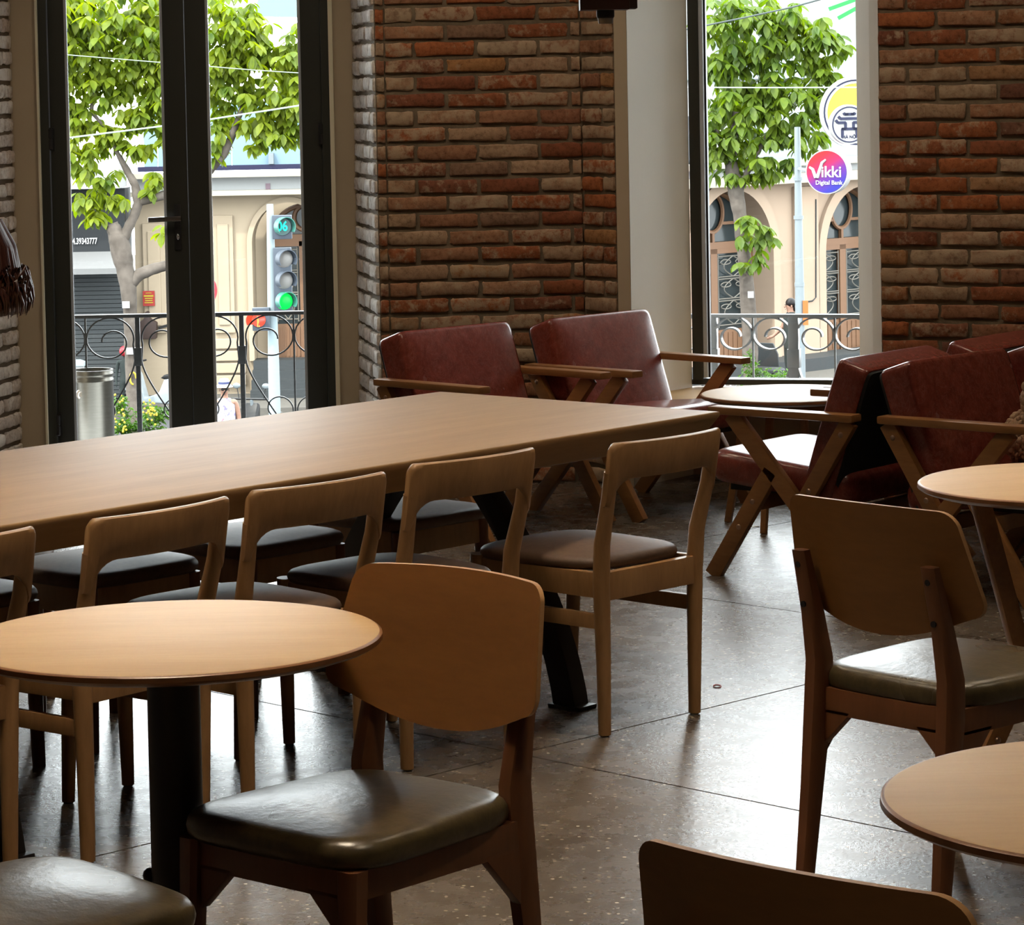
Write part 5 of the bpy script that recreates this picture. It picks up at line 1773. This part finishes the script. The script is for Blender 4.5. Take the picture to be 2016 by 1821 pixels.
TY2 = 56.0
b0 = at_y(1478, 800, TY2)
t2 = empty('street_tree', (b0.x, TY2, STREET), 0, 'broad-leaved street tree in front of the arched doors outside the window', 'tree', 'street trees')
limb(t2, [(1482, 815, 38), (1478, 740, 31), (1476, 650, 29), (1470, 560, 29), (1463, 480, 28), (1456, 420, 27), (1449, 380, 30), (1443, 350, 32), (1440, 325, 24), (1442, 280, 18), (1450, 220, 14)], TY2, 'trunk')
limb(t2, [(1452, 385, 16), (1466, 350, 13), (1485, 310, 10), (1520, 250, 7)], TY2, 'branch')
limb(t2, [(1440, 330, 14), (1420, 290, 10), (1400, 220, 7)], TY2, 'branch')
limb(t2, [(1470, 535, 6), (1486, 520, 5), (1500, 505, 4)], TY2, 'twig')
rb = [(1450, 40, 90, 70), (1560, 45, 80, 55), (1420, 110, 60, 50), (1500, 120, 80, 55), (1600, 100, 55, 40), (1645, 75, 26, 36), (1440, 190, 70, 50), (1540, 190, 70, 50), (1630, 150, 34, 34), (1610, 200, 34, 26),
      (1410, 255, 40, 35), (1480, 260, 70, 40), (1560, 250, 48, 34), (1600, 265, 30, 14), (1400, 310, 32, 30), (1460, 310, 50, 26), (1515, 320, 36, 20), (1450, 345, 30, 16), (1500, 345, 20, 12),
      (1590, 285, 28, 8), (1545, 310, 20, 14), (1625, 300, 22, 6)]
lo_ = [(1457, 420, 16, 14), (1480, 435, 20, 16), (1500, 455, 20, 18), (1516, 468, 14, 18), (1475, 465, 30, 18), (1500, 490, 22, 16), (1466, 515, 16, 12), (1488, 510, 14, 10)]
leaves(t2, leaf_frames(rb, TY2, 0.27, 4.2, r_) + leaf_frames(lo_, TY2 - 0.4, 0.25, 2.6, r_), 'leaf')
a = at_y(1478, 580, TY2 - 0.2) - t2.location
G().box(a, (0.11, 0.02, 0.12)).build('number_tag', 'white_paint', t2)

# ---- shrubs at the kerb
def shrub(Y, blobs, label, flowers=None, size=0.075):
    c = at_y(blobs[0][0], blobs[0][1], Y)
    t = empty('street_shrub', (c.x, Y, STREET), 0, label, 'shrub', 'shrubs along the kerb')
    G().box((0, 0, 0.15), (0.9, 0.5, 0.3)).build('planter', 'pavement', t, 0.02)
    G().tube([(0, 0, 0.2), (0.03, 0, c.z - STREET)], [0.03, 0.015], 6).build('stem', 'bark', t)
    leaves(t, leaf_frames(blobs, Y, size, 22, r_, (-50, 50), 0.9), 'shrub', 120)
    if flowers:
        for (u, v, n) in flowers:
            for _ in range(n):
                p = at_y(u + r_.uniform(-12, 12), v + r_.uniform(-14, 14), Y - 0.25) - t.location
                G().ball(p, 0.019, 6, 4).build('flower', 'flower', t)
    return t
shrub(47.0, [(290, 830, 40, 34), (255, 848, 40, 22), (315, 815, 18, 22), (240, 845, 16, 24)], 'green shrub with yellow flowers at the foot of the forked tree', [(293, 800, 20), (300, 822, 12), (238, 838, 12)])
shrub(49.0, [(238, 795, 14, 26), (246, 815, 14, 18)], 'small yellow-flowered shrub beside the shiny metal cylinder', [(236, 785, 8), (234, 805, 8)])
shrub(54.0, [(1520, 750, 44, 26), (1490, 752, 40, 26), (1550, 755, 30, 24), (1475, 705, 14, 18), (1480, 730, 20, 24)], 'bright green shrub at the foot of the tree outside the window')

# ---- people -------------------------------------------------------
def skin_body(name, joints, bones, material, parent, sub=2):
    me = bpy.data.meshes.new(name)
    names = list(joints)
    me.from_pydata([joints[n][0] for n in names], [(names.index(a), names.index(b)) for a, b in bones], [])
    o = bpy.data.objects.new(name, me)
    COL.objects.link(o)
    o.parent = parent
    md = o.modifiers.new('skin', 'SKIN')
    md.use_smooth_shade = True
    if not me.skin_vertices:
        bm = bmesh.new()
        bm.from_mesh(me)
        bm.verts.layers.skin.verify()
        bm.to_mesh(me)
        bm.free()
    for i, n in enumerate(names):
        r = joints[n][1]
        r = r if isinstance(r, tuple) else (r, r)
        me.skin_vertices[0].data[i].radius = r
        me.skin_vertices[0].data[i].use_root = (n == 'pelvis')
    sb = o.modifiers.new('smooth', 'SUBSURF')
    sb.levels = sb.render_levels = sub
    me.materials.append(M[material] if isinstance(material, str) else material)
    return o

BONES = [('pelvis', 'waist'), ('waist', 'chest'), ('chest', 'neck'), ('neck', 'head'), ('head', 'crown')]
for s_ in ('l', 'r'):
    BONES += [('chest', 'sh' + s_), ('sh' + s_, 'el' + s_), ('el' + s_, 'wr' + s_), ('wr' + s_, 'ha' + s_), ('ha' + s_, 'th' + s_), ('ha' + s_, 'f1' + s_), ('ha' + s_, 'f2' + s_), ('ha' + s_, 'f3' + s_), ('ha' + s_, 'f4' + s_),
              ('pelvis', 'hip' + s_), ('hip' + s_, 'kn' + s_), ('kn' + s_, 'an' + s_), ('an' + s_, 'to' + s_)]

def pose(h, over=None):
    """standing figure of height h facing -y, joints with radii"""
    J = {'pelvis': ((0, 0, 0.53), (0.085, 0.065)), 'waist': ((0, 0, 0.62), (0.075, 0.06)), 'chest': ((0, 0, 0.74), (0.085, 0.065)), 'neck': ((0, 0, 0.845), 0.032),
         'head': ((0, -0.01, 0.90), (0.042, 0.05)), 'crown': ((0, -0.008, 0.955), (0.042, 0.05))}
    for s_, x in (('l', 1), ('r', -1)):
        J['sh' + s_] = ((x * 0.105, 0, 0.80), 0.036)
        J['el' + s_] = ((x * 0.135, 0.01, 0.635), 0.027)
        J['wr' + s_] = ((x * 0.14, -0.02, 0.495), 0.018)
        J['ha' + s_] = ((x * 0.14, -0.028, 0.455), (0.012, 0.022))
        J['th' + s_] = ((x * 0.125, -0.055, 0.44), 0.007)
        for q, yy in enumerate((-0.045, -0.033, -0.021, -0.010)):
            J['f%d%s' % (q + 1, s_)] = ((x * 0.138, yy, 0.405 + 0.004 * abs(q - 1)), 0.006)
        J['hip' + s_] = ((x * 0.055, 0, 0.49), 0.06)
        J['kn' + s_] = ((x * 0.055, -0.01, 0.275), 0.036)
        J['an' + s_] = ((x * 0.055, 0.01, 0.045), 0.024)
        J['to' + s_] = ((x * 0.06, -0.09, 0.018), 0.02)
    if over:
        for k, v in over.items():
            J[k] = (v, J[k][1]) if not isinstance(v[0], (tuple, list)) else v
    return {k: (tuple(c * h for c in p), tuple(c * h for c in r) if isinstance(r, tuple) else r * h) for k, (p, r) in J.items()}

def shell(rings, name, material, parent):
    """clothing: loft of ellipses (centre, rx, ry)"""
    g = G()
    g.loft([[Vector((c[0] + rx * math.cos(2 * PI * k / 20), c[1] + ry * math.sin(2 * PI * k / 20), c[2])) for k in range(20)] for c, rx, ry in rings])
    return g.build(name, material, parent, smooth=60)

def face(parent, h, dz=0.0, material='skin'):
    g = G().ball((0, -0.066 * h, (0.905 + dz) * h), 0.010 * h, 8, 6, (0.8, 1.2, 1.3))
    for s in (-1, 1):
        g.ball((s * 0.047 * h, 0.0, (0.912 + dz) * h), 0.014 * h, 8, 6, (0.4, 0.8, 1.2))
    g.build('nose_and_ears', material, parent)
    g = G()
    for s in (-1, 1):
        g.ball((s * 0.019 * h, -0.058 * h, (0.925 + dz) * h), 0.007 * h, 8, 6, (1.3, 0.6, 0.8))
    g.build('eyes', 'hair_dark', parent)
    G().ball((0, -0.058 * h, (0.878 + dz) * h), 0.010 * h, 8, 6, (1.6, 0.5, 0.4)).build('mouth', mat('lips', (0.5, 0.16, 0.14), 0.5), parent)

# woman with sun hat
hw_ = 1.60
wp = at_y(441, 746, 47.5)
pw = empty('person', (wp.x, 47.5, wp.z - hw_ - 0.03), math.radians(8), 'person in a white flowered sleeveless top and striped sun hat on the street', 'person')
skin_body('body', pose(hw_), BONES, 'skin', pw)
face(pw, hw_)
mp_, nt_, b_ = new_mat('flowered_cloth')
tc_ = N(nt_, 'ShaderNodeTexCoord')
n_ = noise(nt_, tc_.outputs['Object'], 16, 2, 0.5)
rp = ramp(nt_, [(0.40, dim((0.25, 0.20, 0.62))), (0.46, dim((0.8, 0.8, 0.86))), (0.6, dim((0.82, 0.82, 0.86))), (0.66, dim((0.65, 0.2, 0.3)))])
nt_.links.new(n_.outputs['Color'], rp.inputs[0])
nt_.links.new(rp.outputs[0], b_.inputs['Base Color'])
shell([((0, 0, 0.50 * hw_), 0.185, 0.14), ((0, 0, 0.60 * hw_), 0.165, 0.125), ((0, 0, 0.70 * hw_), 0.17, 0.135), ((0, 0, 0.77 * hw_), 0.165, 0.12), ((0, 0, 0.825 * hw_), 0.10, 0.085), ((0, 0, 0.832 * hw_), 0.07, 0.07)], 'blouse', mp_, pw)
shell([((0, 0, 0.505 * hw_), 0.17, 0.13), ((0, 0, 0.35 * hw_), 0.19, 0.16), ((0, 0, 0.2 * hw_), 0.20, 0.17), ((0, 0, 0.19 * hw_), 0.19, 0.16)], 'skirt', 'cloth_dark', pw)
hc = (0, -0.008 * hw_, 0)
g = G().lathe([(0.001, 1.03 * hw_), (0.06, 1.025 * hw_), (0.085, 1.00 * hw_), (0.09, 0.972 * hw_), (0.135, 0.945 * hw_), (0.14, 0.94 * hw_), (0.09, 0.955 * hw_), (0.05, 0.96 * hw_)], 28, hc)
ht = g.build('sun_hat', mat('hat_white', (0.85, 0.83, 0.75), 0.8), pw)
G().lathe([(0.0875, 0.970 * hw_), (0.094, 0.971 * hw_), (0.091, 0.992 * hw_), (0.086, 0.993 * hw_)], 28, hc).build('hat_band', mat('hat_band', (0.10, 0.12, 0.30), 0.7), ht)
g = G()
for s in (-1, 1):
    g.ball((s * 0.019 * hw_, -0.064 * hw_, 0.922 * hw_), 0.026, 10, 6, (1.1, 0.4, 0.8))
g.build('sunglasses', 'black_plastic', pw)

# man in dark clothes
hm = 1.72
mp2 = at_y(1556, 588, 59.0)
pm = empty('person', (mp2.x, 59.0, mp2.z - hm + 0.01), math.radians(-80), 'person in dark clothes standing in profile by the lamp pole outside the window', 'person')
skin_body('body', pose(hm, {'elr': (-0.13, -0.06, 0.66), 'wrr': (-0.12, -0.17, 0.57), 'har': (-0.12, -0.205, 0.55), 'thr': (-0.105, -0.225, 0.565), 'f1r': (-0.115, -0.25, 0.545), 'f2r': (-0.12, -0.252, 0.54), 'f3r': (-0.125, -0.25, 0.535), 'f4r': (-0.13, -0.246, 0.53)}), BONES, 'skin', pm)
face(pm, hm)
shell([((0, 0, 0.44 * hm), 0.175, 0.135), ((0, 0, 0.54 * hm), 0.175, 0.13), ((0, 0, 0.70 * hm), 0.185, 0.14), ((0, 0, 0.78 * hm), 0.20, 0.13), ((0, 0, 0.82 * hm), 0.13, 0.10), ((0, 0, 0.845 * hm), 0.065, 0.065)], 'shirt', 'cloth_dark', pm)
for s in (-1, 1):
    shell([((s * 0.055 * hm, 0, 0.47 * hm), 0.115, 0.12), ((s * 0.055 * hm, -0.01 * hm, 0.28 * hm), 0.085, 0.09), ((s * 0.055 * hm, 0.01 * hm, 0.05 * hm), 0.07, 0.075)], 'trouser_leg', 'cloth_dark', pm)
    G().tube([(s * 0.11 * hm, 0, 0.80 * hm), (s * 0.135 * hm, (0.01 if s > 0 else -0.03) * hm, 0.70 * hm)], [0.075, 0.065], 14).build('sleeve', 'cloth_dark', pm)
g = G().ball((0, 0.006 * hm, 0.945 * hm), 0.062 * hm, 14, 10, (0.88, 1.0, 0.95))
g.ball((0, 0.055 * hm, 0.895 * hm), 0.045 * hm, 12, 8, (0.9, 0.8, 1.1))
g.build('hair', 'hair_dark', pm)

# rider with a red helmet behind the left trunk
hr = 1.25
rp_ = at_y(246, 684, 57.0)
pr2 = empty('person', (rp_.x, 57.0, rp_.z - hr), 0, 'person with a red helmet half hidden behind the forked tree trunk', 'person')
skin_body('body', pose(hr), BONES, 'cloth_dark', pr2, 1)
G().ball((0, -0.008, 0.945 * hr), 0.115, 14, 10, (0.95, 1.1, 0.9)).build('helmet', bpy.data.materials['signal_red'], pr2)

# ---- scooters
def scooter(u, v, Y, turn, body, label):
    p = at_y(u, v, Y)
    t = empty('scooter', (p.x, Y, STREET), turn, label, 'scooter')
    for x in (-0.62, 0.62):
        w = G().tube([(x + 0.20 * math.cos(2 * PI * k / 24), 0, 0.255 + 0.20 * math.sin(2 * PI * k / 24)) for k in range(24)], 0.05, 8, closed=True).build('wheel', 'black_plastic', t)
        G().lathe([(0.01, -0.03), (0.13, -0.03), (0.13, 0.03), (0.01, 0.03)], 16, (x, 0, 0.255), 'Y').build('rim', 'galv', w)
    prof = [(-0.85, 0.72), (-0.55, 0.80), (-0.1, 0.72), (0.02, 0.45), (0.30, 0.36), (0.42, 0.80), (0.52, 0.98), (0.58, 0.92), (0.55, 0.55), (0.45, 0.26), (-0.25, 0.24), (-0.42, 0.46), (-0.8, 0.58)]
    G().prism(prof, -0.13, 0.13, lambda a, b, h: (a, h, b)).build('body_panel', body, t, 0.04, 3)
    G().prism([(-0.88, 0.76), (-0.5, 0.86), (-0.1, 0.80), (-0.02, 0.74), (-0.15, 0.70), (-0.55, 0.76)], -0.12, 0.12, lambda a, b, h: (a, h, b)).build('seat', 'black_plastic', t, 0.03, 3)
    G().tube([(0.62, 0, 0.25), (0.50, 0, 1.02)], 0.03, 8).build('fork', 'galv', t)
    G().tube([(0.44, -0.34, 1.04), (0.50, -0.15, 1.03), (0.50, 0.15, 1.03), (0.44, 0.34, 1.04)], 0.018, 8).build('handlebar', 'black_plastic', t)
    for s in (-1, 1):
        m_ = G().tube([(0.49, s * 0.22, 1.03), (0.50, s * 0.26, 1.22)], 0.008, 6).build('mirror_stem', 'black_plastic', t)
        G().ball((0.50, s * 0.27, 1.25), 0.06, 12, 8, (0.3, 1.2, 0.8)).build('mirror', 'galv', m_)
    G().prism([(0.36, 0.50), (0.86, 0.50), (0.70, 0.58), (0.5, 0.60)], -0.06, 0.06, lambda a, b, h: (a, h, b)).build('mudguard', body, t, 0.02)
    return t
M['scooter_white'] = mat('scooter_white', (0.62, 0.70, 0.74), 0.3)
scooter(318, 760, 57.5, math.radians(165), 'scooter_white', 'pale grey scooter parked by the peach wall behind the railing')
scooter(470, 790, 50.0, math.radians(70), 'black_plastic', 'black scooter parked behind the person in the sun hat')

# ---- things on the far pavement in the window view
p = at_y(1522, 742, 58.0)
t = empty('swivel_chair', (p.x, 58.0, STREET + 0.15), math.radians(150), 'dark grey swivel chair on the pavement beside the standing person', 'chair')
G().lathe([(0.01, 0.42), (0.23, 0.42), (0.24, 0.47), (0.2, 0.50), (0.01, 0.50)], 20).build('seat', 'slate', t)
G().prism([(-0.23, 0.55), (0.23, 0.55), (0.26, 0.80), (0.20, 1.02), (-0.20, 1.02), (-0.26, 0.80)], 0.18, 0.24, lambda a, b, h: (a, h + (b - 0.55) * 0.4, b)).build('backrest', 'slate', t, 0.02)
G().tube([(0, 0, 0.06), (0, 0, 0.42)], 0.03, 8).build('column', 'black_plastic', t)
for k in range(5):
    a_ = 2 * PI * k / 5
    G().plank((0, 0, 0.08), (0.28 * math.cos(a_), 0.28 * math.sin(a_), 0.04), (0, 0, 1), 0.03, 0.03).build('base_arm', 'black_plastic', t)
p = at_y(1443, 745, 57.0)
t = empty('pavement_stool', (p.x, 57.0, STREET + 0.15), 0.4, 'small stool with white tube legs by the tree outside the window', 'stool')
G().lathe([(0.01, 0.40), (0.17, 0.40), (0.175, 0.42), (0.01, 0.43)], 20).build('seat', 'white_paint', t)
for k in range(4):
    a_ = PI / 4 + PI / 2 * k
    G().tube([(0.14 * math.cos(a_), 0.14 * math.sin(a_), 0.40), (0.2 * math.cos(a_), 0.2 * math.sin(a_), 0.0)], 0.018, 6).build('leg', 'white_paint', t)
p = at_y(150, 720, 55.5)
t = empty('utility_cabinet', (p.x, 55.5, STREET), 0, 'white utility cabinet at the left edge of the door glass', 'cabinet')
zz = p.z - STREET
G().box((0, 0, zz / 2), (0.26, 0.3, zz)).build('body', 'white_paint', t, 0.02)
G().prism([(-0.17, zz), (0.17, zz), (0.15, zz + 0.07), (0.06, zz + 0.10), (-0.06, zz + 0.10), (-0.15, zz + 0.07)], -0.18, 0.18, lambda a, b, h: (a, h, b)).build('lid', 'pale_blue', t, 0.01)

REFL = 1.0
# ---- guest at the far left, only the hair reaches into the frame
hg = 1.62
seat = Vector((-1.478, 8.20, 0))
gp = empty('person', seat, math.radians(-90), 'person with long dark brown hair at the left picture edge, mostly out of frame', 'person')
k = 1 / hg
over = {'pelvis': (0, 0.0, 0.50 * k + 0.02), 'waist': (0, -0.03, 0.66 * k + 0.02), 'chest': (0, -0.055, 0.87 * k + 0.02), 'neck': (0, -0.03, 1.06 * k + 0.02), 'head': (0, -0.02, 1.15 * k + 0.02), 'crown': (0, -0.018, 1.245 * k + 0.02)}
for s_, x in (('l', 1), ('r', -1)):
    over['sh' + s_] = (x * 0.095, -0.055, 0.98 * k + 0.02)
    over['el' + s_] = (x * 0.125, -0.06, 0.73 * k + 0.02)
    over['wr' + s_] = (x * 0.085, -0.19, 0.62 * k + 0.02)
    over['ha' + s_] = (x * 0.075, -0.225, 0.60 * k + 0.02)
    over['th' + s_] = (x * 0.05, -0.235, 0.61 * k + 0.02)
    for q in range(4):
        over['f%d%s' % (q + 1, s_)] = (x * (0.05 + 0.014 * q), -0.268 + 0.006 * abs(q - 1), 0.575 * k + 0.02)
    over['hip' + s_] = (x * 0.055, -0.03, 0.50 * k + 0.02)
    over['kn' + s_] = (x * 0.065, -0.27, 0.50 * k + 0.02)
    over['an' + s_] = (x * 0.065, -0.25, 0.075 * k)
    over['to' + s_] = (x * 0.065, -0.34, 0.03 * k)
skin_body('body', pose(hg, over), BONES, 'skin', gp)
M['skin_in'] = mat('skin_in', (0.62, 0.34, 0.24), 0.5)
M['blouse_dark'] = mat('blouse_dark', (0.10, 0.09, 0.10), 0.85)
zoff = 0.02 * hg
shell([((0, 0, 0.47 + zoff), 0.16, 0.13), ((0, -0.04, 0.62 + zoff), 0.145, 0.11), ((0, -0.085, 0.85 + zoff), 0.16, 0.115), ((0, -0.085, 0.98 + zoff), 0.17, 0.10), ((0, -0.06, 1.04 + zoff), 0.08, 0.07)], 'blouse', 'blouse_dark', gp)
face(gp, hg, (1.15 * k + 0.02) - 0.90)
M['hair_brown'] = wood('hair_brown', (0.060, 0.018, 0.012), (0.018, 0.006, 0.005), 0.35, (6, 6, 0.3), 30)
g = G()
hz = 1.20 + zoff
g.ball((0, 0.005, hz + 0.035), 0.105, 18, 12, (0.92, 1.05, 1.0))
g.build('hair', 'hair_brown', gp, smooth=70)
rr = random.Random(3)
g = G()
for q in range(420):
    a_ = rr.uniform(-0.15 * PI, 1.15 * PI)
    x0_, y0_ = 0.098 * math.cos(a_), 0.015 + 0.112 * math.sin(a_)
    y0_ = max(y0_, -0.05)
    zb_ = 1.10 + rr.uniform(-0.025, 0.06)
    fl = rr.uniform(1.0, 1.17)
    curl = rr.uniform(-0.015, 0.02)
    path = [(x0_ * 0.75, y0_ * 0.75, hz + 0.11), (x0_ * 1.0, y0_ * 1.02, hz + 0.04), (x0_ * fl * 0.98, y0_ * fl, hz - 0.06), (x0_ * fl * 1.05, y0_ * fl * 1.08 + curl, zb_ + zoff + 0.03), (x0_ * fl * 0.98, y0_ * fl * 1.0 + curl * 2, zb_ + zoff)]
    path.append((path[-1][0] * 0.97, path[-1][1] * 0.96 + rr.uniform(-0.006, 0.006), path[-1][2] - 0.03))
    g.tube(path, [0.006, 0.0075, 0.0075, 0.006, 0.0035, 0.001], 5)
g.build('hair_strands', 'hair_brown', gp, smooth=70)
so = copy_tree(st0)
place(so, seat.x, seat.y, math.radians(5), 'cushioned stool under the long-haired person, outside the left picture edge', 'stools along the far side of the long table')
